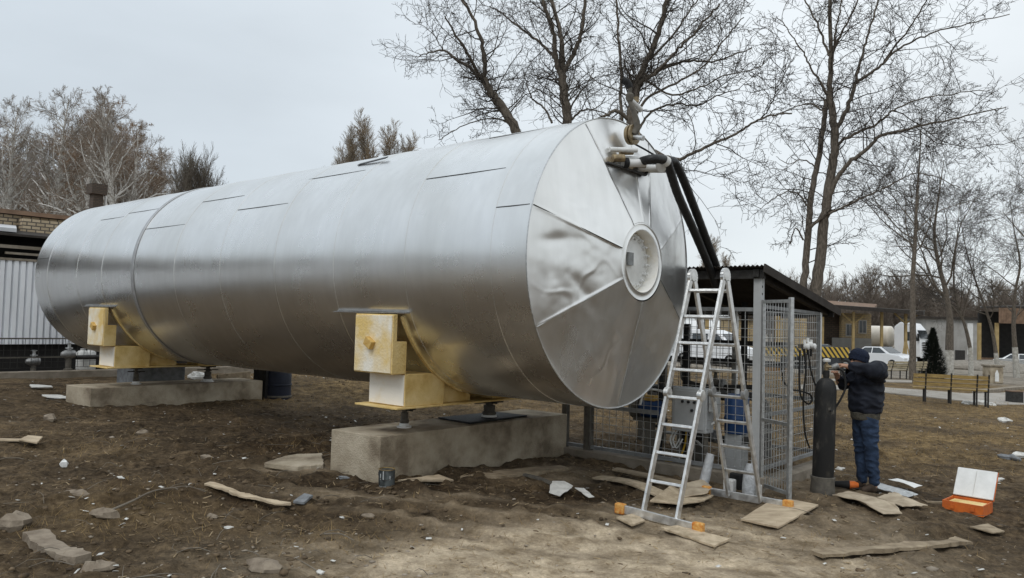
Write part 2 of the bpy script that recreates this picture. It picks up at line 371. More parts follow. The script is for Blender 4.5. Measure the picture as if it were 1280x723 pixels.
cam = bpy.data.cameras.new('camera'); co = bpy.data.objects.new('camera', cam); COL.objects.link(co); scn.camera = co
cam.sensor_width = 36; cam.lens = F_PX/1280*36; cam.clip_start = .1; cam.clip_end = 3000
bk = -fw
co.matrix_world = Matrix(((RT[0], UP[0], bk[0], CAM[0]), (RT[1], UP[1], bk[1], CAM[1]), (RT[2], UP[2], bk[2], CAM[2]), (0, 0, 0, 1)))
scn.view_settings.view_transform = 'Standard'; scn.view_settings.look = 'None'; scn.view_settings.exposure = 0.27; scn.view_settings.gamma = 1
scn.cycles.max_bounces = 8; scn.cycles.use_denoising = True
# ------------------------------------------------------------------ ground
def sand_mask(x, y):
    n = fbm(x*1.1, y*2.0, 4, 31)
    m = 1.8*gauss(x, y, .45, 5.65, 1.45, .75, -.05) + 1.3*gauss(x, y, 1.0, 6.4, 1.1, .45, -.3) + .55*gauss(x, y, 1.7, 7.3, .8, .6) + .30*gauss(x, y, 3.0, 7.5, 1.0, .9) \
      + .22*gauss(x, y, 2.7, 6.2, 1.0, .5) + .45*gauss(x, y, -2.3, 8.9, .5, .25) + .35*gauss(x, y, .4, 9.4, .7, .5) + .40*gauss(x, y, -1.2, 7.75, 1.0, .18, .12) + .35*gauss(x, y, 3.5, 9.4, .9, .7)
    rut = np.maximum(np.sin((x*.30+y)*13.0+3*fbm(x*.6, y*.6, 2, 51)), 0)**2*gauss(x, y, -.2, 7.4, 1.9, .8, -.18)
    return np.clip(m*(.25+1.75*n)*1.25+.45*rut*(n*1.8), 0, 1)
def damp_mask(x, y):
    n = fbm(x*.7+5, y*1.1, 4, 131)
    m = .95*gauss(x, y, -2.0, 6.9, 1.7, .9, -.1)+.9*gauss(x, y, -2.5, 9.8, 2.2, 1.6)+.55*gauss(x, y, -3.6, 8.4, 1.2, .5, .2)+.75*gauss(x, y, .9, 8.6, .8, .8)+.55*gauss(x, y, 4.6, 8.6, 1.6, 1.3)+.6*gauss(x, y, 0, 8.0, 2.0, .5, -.1)
    return np.clip(m*(n*2.6-.55), 0, 1)*(1-sand_mask(x, y)*.8)
def grass_mask(x, y):
    n = fbm(x*.8, y*.8, 4, 77)
    r = np.clip((x-2.2)/2.5, 0, 1)*np.clip((y-10.2)/3.5, 0, 1)*np.clip((44-y)/6, 0, 1)
    b = np.clip((y-13.5)/3, 0, 1)*np.clip((x+9)/3, 0, 1)*np.clip((44-y)/6, 0, 1)*.8
    l = .6*gauss(x, y, -3.4, 6.6, .6, .7)+.2*gauss(x, y, -1.4, 6.4, .9, .5)+.3*gauss(x, y, -4.5, 9.5, 1.2, .7)+.35*gauss(x, y, -2.6, 10.2, 1.2, .5)
    return np.clip((np.maximum(r, b)+l)*(n*2.1-.35), 0, 1)
def micro(x, y):
    S = sand_mask(x, y); nr = np.clip((26-np.hypot(x, y))/16, 0, 1); D = damp_mask(x, y)
    ch = np.maximum(fbm(x*4.3+7, y*4.3, 3, 53)-.50, 0)
    return nr*(1-.65*S)*((fbm(x*3.1, y*3.1, 3, 41)-.5)*.085+(fbm(x*9, y*9, 2, 43)-.5)*.04+np.maximum(fbm(x*6.3, y*6.3, 2, 47)-.56, 0)*.16+D*ch*.20)
def make_ground():
    def axis(lo, hi, d, far, g):
        a = list(np.arange(lo, hi, d)); s = d; x = a[-1]
        while x < far: s *= g; x += s; a.append(x)
        s = d; x = a[0]; pre = []
        while x > -far: s *= g; x -= s; pre.append(x)
        return np.array(pre[::-1]+a)
    xs = axis(-6.5, 7.5, .034, 900, 1.035); ys = axis(4.3, 13, .034, 900, 1.026)
    X, Y = np.meshgrid(xs, ys); X = X.ravel(); Y = Y.ravel()
    Z = gz(X, Y)
    S = sand_mask(X, Y); G = grass_mask(X, Y)
    nr = np.clip((26-np.hypot(X, Y))/16, 0, 1)
    rough = 1-.65*S
    Z = Z+micro(X, Y)
    # shallow wheel ruts running past the near block
    ru = np.sin((X*.30+Y)*13.0+3*fbm(X*.6, Y*.6, 2, 51))*gauss(X, Y, -.3, 7.3, 2.2, .85, -.2)
    Z = Z+.024*ru*nr
    nx = len(xs); ny = len(ys); i = np.arange((ny-1)*nx).reshape(ny-1, nx)[:, :-1].ravel()
    F = np.stack([i, i+1, i+nx+1, i+nx], 1)
    o = arr_mesh('ground', np.stack([X, Y, Z], 1), F, ground_mat(), smooth=True)
    for nm, a in (('sand', S), ('grass', G), ('road', np.maximum(np.clip((Y-36)/5, 0, 1)*np.clip((X-4)/4, 0, 1), np.clip((-X-.74*Y-3)/4, 0, 1)*np.clip((Y+25)/8, 0, 1))), ('damp', damp_mask(X, Y))):  # road also pales unseen ground at left, added for the tank's light reflected band
        at_ = o.data.attributes.new(nm, 'FLOAT', 'POINT'); at_.data.foreach_set('value', a.astype(np.float32))
    tag(o, 'bare trampled brown soil of the yard', None, None, 'structure')
def ground_mat():
    m = bpy.data.materials.new('yard_soil'); m.use_nodes = True; N = m.node_tree.nodes; L = m.node_tree.links
    b = N['Principled BSDF']; b.inputs['Roughness'].default_value = .95; b.inputs['Specular IOR Level'].default_value = .15
    tc = N.new('ShaderNodeTexCoord')
    def noise(sc, det, rg=.62, off=0):
        mp = N.new('ShaderNodeMapping'); mp.inputs['Location'].default_value = (off, off*.7, 0); L.new(tc.outputs['Object'], mp.inputs[0])
        n = N.new('ShaderNodeTexNoise'); n.inputs['Scale'].default_value = sc; n.inputs['Detail'].default_value = det; n.inputs['Roughness'].default_value = rg
        L.new(mp.outputs[0], n.inputs['Vector']); return n.outputs['Fac']
    def ramp(f, a, ca, c, cc, mid=None):
        r = N.new('ShaderNodeValToRGB'); r.color_ramp.elements[0].position = a; r.color_ramp.elements[0].color = (*ca, 1)
        r.color_ramp.elements[1].position = c; r.color_ramp.elements[1].color = (*cc, 1)
        if mid: e = r.color_ramp.elements.new((a+c)/2); e.color = (*mid, 1)
        L.new(f, r.inputs[0]); return r.outputs[0]
    def mix(f, a, c):
        k = N.new('ShaderNodeMix'); k.data_type = 'RGBA'; L.new(f, k.inputs['Factor']); L.new(a, k.inputs['A']); L.new(c, k.inputs['B']); return k.outputs['Result']
    def attr(n):
        a = N.new('ShaderNodeAttribute'); a.attribute_name = n; return a.outputs['Fac']
    big = noise(.9, 7, .62); fine = noise(13, 10, .74, 4); grit = noise(55, 4, .6, 9)
    dirt = ramp(big, .38, (.034, .023, .013), .64, (.16, .115, .068), (.074, .051, .029))
    crumb = ramp(fine, .40, (.024, .017, .010), .64, (.22, .162, .10))
    k0 = N.new('ShaderNodeMix'); k0.data_type = 'RGBA'; k0.inputs['Factor'].default_value = .5; L.new(dirt, k0.inputs['A']); L.new(crumb, k0.inputs['B'])
    sand = ramp(noise(3.2, 10, .68, 2), .34, (.24, .185, .12), .62, (.60, .50, .37))
    c = mix(attr('sand'), k0.outputs['Result'], sand)
    gr = ramp(noise(6, 10, .75, 6), .38, (.06, .04, .02), .64, (.33, .235, .115), (.17, .118, .058))
    c = mix(attr('grass'), c, gr)
    rd = ramp(noise(.35, 6, .6, 3), .36, (.20, .175, .145), .64, (.34, .31, .265))
    c = mix(attr('road'), c, rd)
    wet = N.new('ShaderNodeMix'); wet.data_type = 'RGBA'; wet.blend_type = 'MULTIPLY'; L.new(attr('damp'), wet.inputs['Factor']); L.new(c, wet.inputs['A']); wet.inputs['B'].default_value = (.50, .46, .42, 1)
    clump = ramp(noise(2.6, 7, .7, 21), .36, (.52, .50, .48), .64, (1.32, 1.30, 1.26)); cm = N.new('ShaderNodeMix'); cm.data_type = 'RGBA'; cm.blend_type = 'MULTIPLY'; cm.inputs['Factor'].default_value = .75; L.new(c, cm.inputs['A']); L.new(clump, cm.inputs['B']); L.new(cm.outputs['Result'], wet.inputs['A'])
    spk = ramp(noise(38, 6, .75, 12), .40, (.80, .79, .78), .62, (1.12, 1.12, 1.11)); sp2 = N.new('ShaderNodeMix'); sp2.data_type = 'RGBA'; sp2.blend_type = 'MULTIPLY'; sp2.inputs['Factor'].default_value = 1; L.new(wet.outputs['Result'], sp2.inputs['A']); L.new(spk, sp2.inputs['B'])
    L.new(sp2.outputs['Result'], b.inputs['Base Color'])
    b1 = N.new('ShaderNodeBump'); b1.inputs['Strength'].default_value = .9; b1.inputs['Distance'].default_value = .03; L.new(fine, b1.inputs['Height'])
    b2 = N.new('ShaderNodeBump'); b2.inputs['Strength'].default_value = .55; b2.inputs['Distance'].default_value = .008; L.new(grit, b2.inputs['Height']); L.new(b1.outputs[0], b2.inputs['Normal'])
    L.new(b2.outputs[0], b.inputs['Normal'])
    return m
make_ground()
# pale paved paths and their kerbs behind the bench
def strip(name, near, far, mat, dz=.02, kind='structure', label=None, th=.12):
    m = MB(); P = near+far[::-1]
    pts = [gnd(*p) for p in P]
    k = len(pts); b = [np.array([p[0], p[1], gzs(p[0], p[1])+dz]) for p in pts]
    n = len(near)
    vs = b+[p-np.array([0, 0, th]) for p in b]; fs = []
    for i in range(n-1): fs.append((i, i+1, k-2-i, k-1-i))
    for i in range(k): fs.append(((i+1) % k, i, k+i, k+(i+1) % k))
    m.add(vs, fs); o = m.build(name, mat); tag(o, label, None, None, kind); return o
strip('path', [(1000, 487), (1060, 488), (1110, 492), (1160, 497), (1210, 503), (1250, 507), (1290, 507)], [(1000, 482), (1060, 482.5), (1110, 485.5), (1160, 489), (1210, 493), (1250, 492), (1290, 489)], 'pathc', .03, label='pale concrete path behind the yellow bench')
strip('path', [(1020, 477), (1080, 477.5), (1140, 479)], [(1020, 474.5), (1080, 475), (1140, 476.5)], 'pathc', .04, label='narrow pale path nearer the road')
strip('kerb', [(1215, 493.0), (1245, 490.6), (1262, 488.5), (1290, 486.5)], [(1215, 491.2), (1245, 488.6), (1262, 486.5), (1290, 484.5)], 'kerbc', .12, label='curved kerb along the path', th=.2)
# ------------------------------------------------------------------ storage tank
R = 1.5; LT = 12.13
SEAMS = [.43, 1.63, 2.83, 4.02, 5.32, 6.6, 7.94, 9.1, 10.13, 11.5]
def make_tank():
    t = thing('storage_tank', 'huge horizontal silver clad cylindrical tank raised on yellow foam saddles', 'tank', T(6, 0, .9))
    # cladding shell: each course laps over the next by a few millimetres and sags a little between seams
    n = 240; edges = [0]+SEAMS+[LT]; rows = []
    for k in range(len(edges)-1):
        l0, l1 = edges[k], edges[k+1]
        for f in (0, .015, .12, .5, .88, .985, 1):
            rows.append((l0+(l1-l0)*f, R+.004-.004*f-.003*sin(pi*f), k))
    VV = []
    for l, r, k in rows:
        th = np.linspace(0, 2*pi, n, endpoint=False)
        rr = r+.0035*(fbm(th*2.2+k*7.1, np.full(n, l*.8), 3, 12)-.5)*np.minimum(1, np.minimum(th, 2*pi-th)*3)
        VV.append(np.stack([TC[0]+A_[0]*l-S_[0]*rr*np.cos(th), TC[1]+A_[1]*l-S_[1]*rr*np.cos(th), TC[2]+rr*np.sin(th)], 1))
    V = np.concatenate(VV); k = len(rows); i = np.arange(k-1)[:, None]*n; j = np.arange(n)[None]; j2 = (j+1) % n
    F = np.stack([(i+j).ravel(), (i+n+j).ravel(), (i+n+j2).ravel(), (i+j2).ravel()], 1)
    sh = arr_mesh('shell', V, F, 'shell', t, smooth=True); sh.data.set_sharp_from_angle(angle=radians(25))
    # front head: shallow faceted cone of eight lapped sectors
    sa = np.radians(np.array([17, 64.5, 95, 112, 155, 203, 268, 333.]))
    nt, nr = 480, 64; th = np.linspace(0, 2*pi, nt, endpoint=False); q = np.linspace(0, 1, nr)
    TH, Q = np.meshgrid(th, q); RR = R-.004-(R-.004-.395)*Q
    ext = np.concatenate([sa-2*pi, sa, sa+2*pi]); idx = np.searchsorted(ext, TH.ravel())
    a0 = ext[idx-1].reshape(TH.shape); a1 = ext[idx].reshape(TH.shape); half = (a1-a0)/2; mid = (a0+a1)/2
    chord = np.cos(half)/np.cos(TH-mid)                         # 1 at the seams, smaller at mid sector
    env = np.sin(pi*Q)**.7
    face = (1-np.cos(half)/np.cos(TH-mid))
    x = RR*np.cos(TH); y = RR*np.sin(TH)
    h = .30*Q - env*.30*np.minimum(face, .25)*.8
    dn = (fbm(x*1.9+3, y*1.9, 2, 61)-.5)*.026+(fbm(x*4.2, y*4.2, 3, 63)-.5)*.014
    h = h+env*dn
    def dent(cx, cy, sx, sy, rot, amp): return amp*gauss(x, y, cx, cy, sx, sy, rot)
    h = h+env*(dent(1.20, .13, .28, .06, -.12, -.012)+dent(.95, -.12, .42, .10, .22, .010)+dent(.82, -.33, .30, .06, .75, -.008)+dent(1.2, -.36, .07, .25, .2, .007)
               +dent(.2, -1.0, .07, .4, -.3, .006)+dent(-.15, -.95, .06, .4, .1, -.005)+dent(-.9, -.2, .08, .4, .1, .005))
    rg = np.exp(-(np.abs(fbm(x*1.5+9, y*1.5, 3, 71)-.5)/.016)**2); h = h+env*.0045*rg*np.clip(gauss(x, y, .9, -.1, .6, .5)+.7*gauss(x, y, .2, -1.0, .8, .5)+.5*gauss(x, y, -.9, 0, .4, .8), 0, 1)
    seamr = np.minimum(np.abs(TH-a0), np.abs(TH-a1))*RR
    h = h+.006*np.exp(-(seamr/.014)**2)*np.minimum(env*3, 1)
    l = -h
    V = np.stack([TC[0]+A_[0]*l-S_[0]*x, TC[1]+A_[1]*l-S_[1]*x, TC[2]+y], -1).reshape(-1, 3)
    i = np.arange(nr-1)[:, None]*nt; j = np.arange(nt)[None]; j2 = (j+1) % nt
    F = np.stack([(i+j).ravel(), (i+j2).ravel(), (i+nt+j2).ravel(), (i+nt+j).ravel()], 1)
    hd = arr_mesh('front_head', V, F, 'head', t, smooth=True)
    def cone(r, a): return T(-.30*(R-r)/(R-.395)-.006, r*cos(a), TC[2]+r*sin(a))
    for k, a in enumerate(sa):
        pts = [cone(r, a) for r in np.linspace(1.485, .40, 7)]
        m = MB(); m.tube(pts, .0045 if k == 0 else .003, 5); m.build('lap_seam' if k in (0, 3, 5) else 'folded_seam', 'lap' if k in (0, 3, 5) else 'galv', hd, smooth=True)
    m = MB(); m.tube([T(-.004, 1.499*cos(a), TC[2]+1.499*sin(a)) for a in np.linspace(0, 2*pi, 181)], .006, 6, cap=False); m.build('rim_bead', 'galv', hd, smooth=True)
    # back head
    m = MB(); c = (T(LT, 0, TC[2])); m.lathe([(R-.003, 0), (1.25, .12), (.7, .22), (.01, .26)], c, A_, 96, close=False); m.build('rear_head', 'shell', t, smooth=True)
    # manhole collar, insulated well, white cover with bolts
    o = T(-.285, 0, TC[2]+.015); ax = -A_
    m = MB(); m.lathe([(.40, -.03), (.402, .006), (.396, .012), (.388, .007), (.33, .009), (.322, .016), (.315, .010), (.315, -.02)], o, ax, 72, close=False); col = m.build('manhole_collar', 'head', t, smooth=True)
    m = MB(); m.lathe([(.312, .011), (.318, .017), (.312, .0), (.308, -.14)], o, ax, 72, close=False); m.build('manhole_well', M('foam_lining', (.84, .82, .77), (.78, .68, .48), 2.2, .8, bump=.3, bscale=40, lo=.3, hi=.5), t, smooth=True)
    m = MB(); m.lathe([(.305, -.14), (.305, -.11), (.29, -.10), (.12, -.10), (.10, -.085), (.001, -.08)], o, ax, 64, close=False); cv = m.build('manhole_cover', 'white', t, smooth=True)
    for k in range(16):
        a = 2*pi*k/16+.1; p = o-S_*.25*cos(a)+np.array([0, 0, .25*sin(a)])
        m = MB(); m.lathe([(.022, -.10), (.022, -.075), (.012, -.073), (.012, -.05)], p, ax, 6); m.build('cover_bolt', 'whiteplastic', cv)
    m = MB(); p = o+A_*.08+S_*(-.10)+np.array([0, 0, .02]); m.obox(p-A_*.01, A_*.012, S_*.05, (0, 0, .065)); m.build('name_plate', 'greysteel', cv)
    # lap lines in the cladding: dark strips stand for shadow under the sheet edges
    def lapline(l0, l1, ang, w=.008, out=.004, d=.28):
        m = MB(); a = radians(ang); b = radians(ang-d)
        p = [T(l0, (R+out)*cos(a), TC[2]+(R+out)*sin(a)), T(l1, (R+out)*cos(a), TC[2]+(R+out)*sin(a)), T(l1, (R+.004)*cos(b), TC[2]+(R+.004)*sin(b)), T(l0, (R+.004)*cos(b), TC[2]+(R+.004)*sin(b))]
        inn = [T(l0, (R-.01)*cos(a), TC[2]+(R-.01)*sin(a)), T(l1, (R-.01)*cos(a), TC[2]+(R-.01)*sin(a)), T(l1, (R-.01)*cos(b), TC[2]+(R-.01)*sin(b)), T(l0, (R-.01)*cos(b), TC[2]+(R-.01)*sin(b))]
        m.add(p+inn, [(0, 1, 2, 3), (7, 6, 5, 4), (0, 4, 5, 1), (1, 5, 6, 2), (2, 6, 7, 3), (3, 7, 4, 0)]); m.build('lap_shadow', 'lap', sh)
    for l0, l1, an in ((.50, 1.62, 34.8), (0.02, .43, 17.1), (4.10, 5.30, 31.5), (6.62, 7.9, 26.1), (2.95, 4.1, 49), (5.45, 6.6, 42.8), (8.0, 9.1, 43), (9.15, 10.1, 40), (11.5, 12.1, 12), (.5, 1.3, 66)): lapline(l0, l1, an)
    m = MB()
    for s_ in (0, 1):
        a = radians(57); p = [T(2.75, (R+.035)*cos(a), TC[2]+(R+.035)*sin(a)), T(3.30, (R+.008)*cos(a), TC[2]+(R+.008)*sin(a))]
    m.beam(p[0], p[1], .05, .010, up=nrm(-S_*cos(a)+np.array([0, 0, sin(a)]))); m.build('lifted_sheet_edge', 'lap', sh)
    # wide strap over the joint near the far end
    m = MB(); n = 200; rp = [(7.90, .004), (7.905, .012), (7.985, .012), (7.99, .004)]; vs = []; fs = []
    for l, d in rp:
        for k in range(n): a = 2*pi*k/n; vs.append(T(l, (R+d)*cos(a), TC[2]+(R+d)*sin(a)))
    for i in range(3):
        for k in range(n): fs.append((i*n+k, (i+1)*n+k, (i+1)*n+(k+1) % n, i*n+(k+1) % n))
    m.add(vs, fs); m.build('joint_strap', M('strap_metal', (.5, .5, .5), (.4, .4, .4), 8, .45, .8), sh, smooth=True)
    # saddles: stepped foam insulated cradles with a web plate that follows the shell and a flat base plate
    def prof(a0, a1, r, k=9): return [(r*cos(radians(a)), TC[2]+r*sin(radians(a))) for a in np.linspace(a0, a1, k)]
    for L0, nm in ((1.78, 0), (8.92, 1)):
        g = MB(); z0 = .905
        g.box(0, 0, 0, 0, 0, 0) if False else None
        for sg in (1, -1):
            pl = [(1.40, z0-.03), (1.40, z0)]
        q = [T(L0-.02, 1.42, z0-.02), T(L0-.02, -1.42, z0-.02), T(L0-.02, -1.42, z0), T(L0-.02, 1.42, z0)]
        g.prism(q, A_*.70); sd = g.build('saddle', 'foam', t, bevel=.004)
        def block(name, poly, la, lb, mat, nmz=None):
            b = MB(); b.prism([T(la, sg*u, z) for u, z in poly], A_*(lb-la)); return b.build(name, mat, sd, bevel=.006)
        for sg in (1, -1):
            def curve(z0_, z1_, k=6): return [(sqrt(max((R-.004)**2-(z-TC[2])**2, 0)), z) for z in np.linspace(z0_, z1_, k)]
            up_ = [(1.49, 1.255), (1.49, 1.885), (1.43, 1.885), (1.43, 1.60), (1.29, 1.60), (1.29, 1.255)]
            block('foam_block', up_, L0, L0+.62, 'foam')
            pl = MB(); pl.prism([T(L0+.012, sg*1.503, 1.268), T(L0+.608, sg*1.503, 1.268), T(L0+.608, sg*1.503, 1.872), T(L0+.012, sg*1.503, 1.872)], S_*sg*.02); pl.build('white_face', 'foamwhite', sd, bevel=.003)
            lo_ = [(1.30, z0+.002), (1.30, 1.252)]+curve(1.252, 1.05, 5)+[(.47, 1.05), (.80, z0+.22), (.80, z0+.002)]
            lo_ = [(1.30, z0+.002), (1.30, 1.252)]+[c for c in curve(1.252, 1.16, 4)]+[(.72, z0+.002)]
            block('foam_block', lo_, L0, L0+.58, 'foam')
            pl = MB(); pl.prism([T(L0+.01, sg*1.312, z0+.012), T(L0+.57, sg*1.312, z0+.012), T(L0+.57, sg*1.312, 1.245), T(L0+.01, sg*1.312, 1.245)], S_*sg*.02); pl.build('white_face', M('white_primer_foam', (.80, .76, .68), (.72, .58, .34), 1.6, .8, bump=.2, lo=.3, hi=.5), sd, bevel=.003)
            block('foam_block', [(.715, z0+.002), (.70, 1.13), (.35, 1.03), (.2, z0+.07), (.2, z0+.002)], L0+.09, L0+.50, 'foam')
            wp = prof(-24, -72, R+.022, 14); wi = prof(-72, -24, R-.01, 14)
            vs = MB(); lw = L0-.035
            outer = [T(lw, sg*u, z) for u, z in wp]; inner = [T(lw, sg*u, z) for u, z in wi[::-1]]
            for i in range(13): vs.prism([outer[i], outer[i+1], inner[i+1], inner[i]], A_*.045)
            vs.build('web_plate', 'foam', sd)
            vs = MB(); vs.obox(T(L0+.33, sg*1.50, 1.575), (A_*.05+np.array([0, 0, .03])), -S_*sg*.06, (A_*-.02+np.array([0, 0, .04]))); vs.build('peg', 'yellowcap', sd, bevel=.004)
            m = MB(); a = radians(-22.5); m.obox(T(L0+.48, sg*(R*cos(a)+.03), TC[2]+R*sin(a)+.0), A_*.62, S_*.022, (0, 0, .005)); m.build('drip_edge', 'fit_alu', sd)
    # nozzle cluster on the upper part of the front head
    m = MB(); o = pix_l(788, 169, -.13); m.lathe([(.10, -.02), (.105, 0), (.105, .018), (.085, .02), (.085, .035), (.105, .037), (.105, .055), (.07, .06)], o, -A_, 28); nz = m.build('flanged_nozzle', 'brass', t, smooth=True)
    e = o-A_*.05; yy = e[1]-.03; q = [e, at(793, 166, yy), at(796.5, 160, yy), at(796, 152, yy), at(792, 138, yy), at(787, 127, yy)]
    m = MB(); m.tube(q, [.045, .042, .038, .032, .026, .024], 14); m.build('riser_pipe', 'dustgrey', nz, smooth=True)
    tp = q[-1]; m = MB(); m.lathe([(.03, 0), (.042, .03), (.042, .07), (.022, .09), (.022, .16)], tp, (0, 0, 1), 14); m.build('riser_valve', 'dustgrey', nz, smooth=True)
    m = MB(); m.tube([tp+np.array([0, 0, .14]), tp+np.array([-.01, 0, .17]), tp+np.array([-.03, 0, .20]), tp+np.array([-.08, 0, .225])], [.03, .036, .038, .036], 10); m.build('relief_cap', 'black', nz, smooth=True)
    m = MB(); w = tp+np.array([0, 0, .02]); m.tube([w, w+S_*.22+np.array([0, 0, -.06])], .03, 10); m.build('side_branch', 'whiteplastic', nz, smooth=True)
    m = MB(); w = w+S_*.12; m.tube([w+np.array([0, 0, .0]), w+np.array([0, 0, .05])], .035, 10); m.build('side_valve', 'brass', nz, smooth=True)
    m = MB(); m.tube([e-S_*.02-np.array([0, 0, .03]), e-S_*.02-A_*.12-np.array([0, 0, .06])], .028, 10); m.build('drain_cock', 'galv', nz, smooth=True)
    # boxed recess lip under the pipes
    m = MB(); m.beam(pix_l(758, 203, -.13), pix_l(806, 219, -.20), .05, .012); m.build('recess_lip', 'lap', t)
    P = lambda x, y, l: pix_l(x, y, l)
    def pipe(name, mat, pts, r, parent=t): mm = MB(); mm.tube(pts, r, 12); return mm.build(name, mat, parent, smooth=True)
    def run(px, py, l0, length, tilt=.0): a = P(px, py, l0); return [a, a+(-A_*.55+S_*.84)*length+np.array([0, 0, tilt*length])]
    pipe('white_pipe', 'whiteplastic', run(762, 187, -.10, .30, .06), .026)
    pipe('white_pipe', 'whiteplastic', run(770, 198, -.10, .26, .04), .030)
    pipe('brass_valve', 'brass', run(766, 198, -.14, .12, .1), .040)
    pipe('brass_valve', 'brass', run(775, 190, -.14, .14, .1), .034)
    pipe('white_pipe', 'whiteplastic', run(778, 204, -.16, .25, .08), .042)
    pipe('black_collar', 'black', run(779, 204, -.17, .05, .08), .056)
    pipe('white_pipe', 'whiteplastic', run(790, 200, -.12, .45, .06), .020)
    pipe('brass_valve', 'brass', run(793, 206, -.16, .12, .06), .036)
    pipe('white_pipe', 'whiteplastic', run(796, 211, -.16, .20, .08), .040)
    pipe('black_collar', 'black', run(804, 213, -.18, .03, .08), .062)
    for k in range(4):
        b = run(808+k*5, 210.8-k*.8, -.18, .022, .08); pipe('hose_clip', 'black', b, .050)
    pipe('white_pipe', 'whiteplastic', run(806, 211, -.18, .25, .08), .045)
    pipe('sensor_cable', 'black', [P(793, 180, -.12), P(806, 187, -.12), P(818, 194, -.15)], .010)
    return t
make_tank()
# two insulated hoses from the nozzles down to the cage roof
def bez(pts, n=8):
    P = [np.asarray(p, float) for p in pts]; out = []
    for i in range(len(P)-1):
        p0 = P[max(i-1, 0)]; p1 = P[i]; p2 = P[i+1]; p3 = P[min(i+2, len(P)-1)]
        for k in range(n):
            t = k/n; out.append(.5*((2*p1)+(-p0+p2)*t+(2*p0-5*p1+4*p2-p3)*t*t+(-p0+3*p1-3*p2+p3)*t**3))
    return out+[P[-1]]
def rough_tube(name, pts, r, mat, label, cat, amp=.018, n=12, group=None):
    Q = bez(pts, 14); m = MB(); rr = [r*(1+amp*sin(i*1.9)+amp*.7*random.uniform(-1, 1)) for i in range(len(Q))]; m.tube(Q, rr, n); o = m.build(name, mat, smooth=True); return tag(o, label, cat, group)
h1 = [pix_l(799, 203, -.22), at(815, 199, 7.85), at(832, 201, 7.98), at(838, 215, 8.1), at(848, 245, 8.3), at(868, 290, 8.8), at(886, 333, 9.3), at(894, 356, 9.55)]
rough_tube('insulated_hose', h1, .047, 'hoseblack', 'black lagged hose with a white joint, upper of the two at the tank nozzles', 'hose')
h2 = [pix_l(830, 208, -.25), at(836, 203, 8.15), at(843, 203, 8.2), at(853, 222, 8.35), at(866, 255, 8.6), at(882, 297, 9.0), at(895, 332, 9.4), at(901, 356, 9.6)]
rough_tube('insulated_hose', h2, .047, 'hoseblack', 'black lagged hose on the outer side, beside the bare branch', 'hose')
for ps, lab, r_ in (((at(829, 200, 7.96), at(833.5, 203, 8.0)), 'white joint ring on the upper lagged hose', .056), ((at(826, 209, 8.05), at(832, 205, 8.12)), 'white joint ring on the outer lagged hose', .058)):
    m = MB(); m.tube(ps, r_, 14); tag(m.build('joint_ring', 'whiteplastic', smooth=True), lab, 'hose joint')
# ------------------------------------------------------------------ concrete blocks and jacks
def block(name, l0, l1, u0, u1, z0, z1, label):
    m = MB(); nx = 8
    m.prism([T(l0, u0, z0), T(l1, u0+.06, z0), T(l1, u1, z0), T(l0, u1, z0)], (0, 0, z1-z0))
    o = m.build(name, 'concrete', bevel=.010); return tag(o, label, 'concrete block', 'concrete footing blocks under the tank')
block('concrete_block', 1.97, 2.74, 1.45, -1.86, -.1, .59, 'large cracked concrete footing block beside the dark paint can')
block('concrete_block', 9.0, 9.85, 1.62, -1.52, .0, .57, 'low concrete footing block under the far yellow saddle')
def jack(p, ztop, label, s=1.0):
    t = thing('screw_jack', label, 'jack', p, 'steel jacks under the tank'); h = ztop-p[2]
    m = MB(); m.lathe([(.085*s, 0), (.085*s, .015), (.06*s, .02), (.055*s, .05)], p, n=16); m.build('jack_base', 'whiteplastic', t, smooth=True)
    m = MB(); m.lathe([(.05*s, .05), (.055*s, .08), (.042*s, .1), (.045*s, h*.6), (.03*s, h*.62), (.026*s, h-.03)], p, n=14); m.build('jack_body', 'dustgrey', t, smooth=True)
    m = MB(); m.lathe([(.10*s, h-.035), (.10*s, h-.01), (.05*s, h-.001)], p, n=14); m.build('jack_head', 'darkmetal', t, smooth=True)
    m = MB(); q = p+np.array([0, 0, h*.72]); m.tube([q-S_*.13*s+A_*.05, q+S_*.13*s-A_*.04], .010, 6); m.tube([q-A_*.13, q+A_*.13], .012, 6); m.build('jack_bar', 'darkmetal', t)
for (l, u), zt, lab, s in (((2.35, .78), .59, 'steel screw jack on the near concrete block, at its open side', 1), ((2.30, -.62), .59, 'wide pair of steel jacks in the shade of the near block', 1.7),
                           ((9.40, .72), .57, 'steel screw jack on the low far block, nearer the white wall', 1), ((9.3, -.55), .57, 'dusty steel jack beside the white bag on the far block', 1.4)):
    jack(T(l, u, zt), .875, lab, s)
m = MB(); m.prism([T(2.05, .0, .594), T(2.65, -.05, .594), T(2.62, -1.1, .594), T(2.1, -1.15, .594)], (0, 0, .02)); tag(m.build('rubber_sheet', 'black', bevel=.004), 'dark rubber sheet lying on the near block below the jacks', 'rubber sheet')
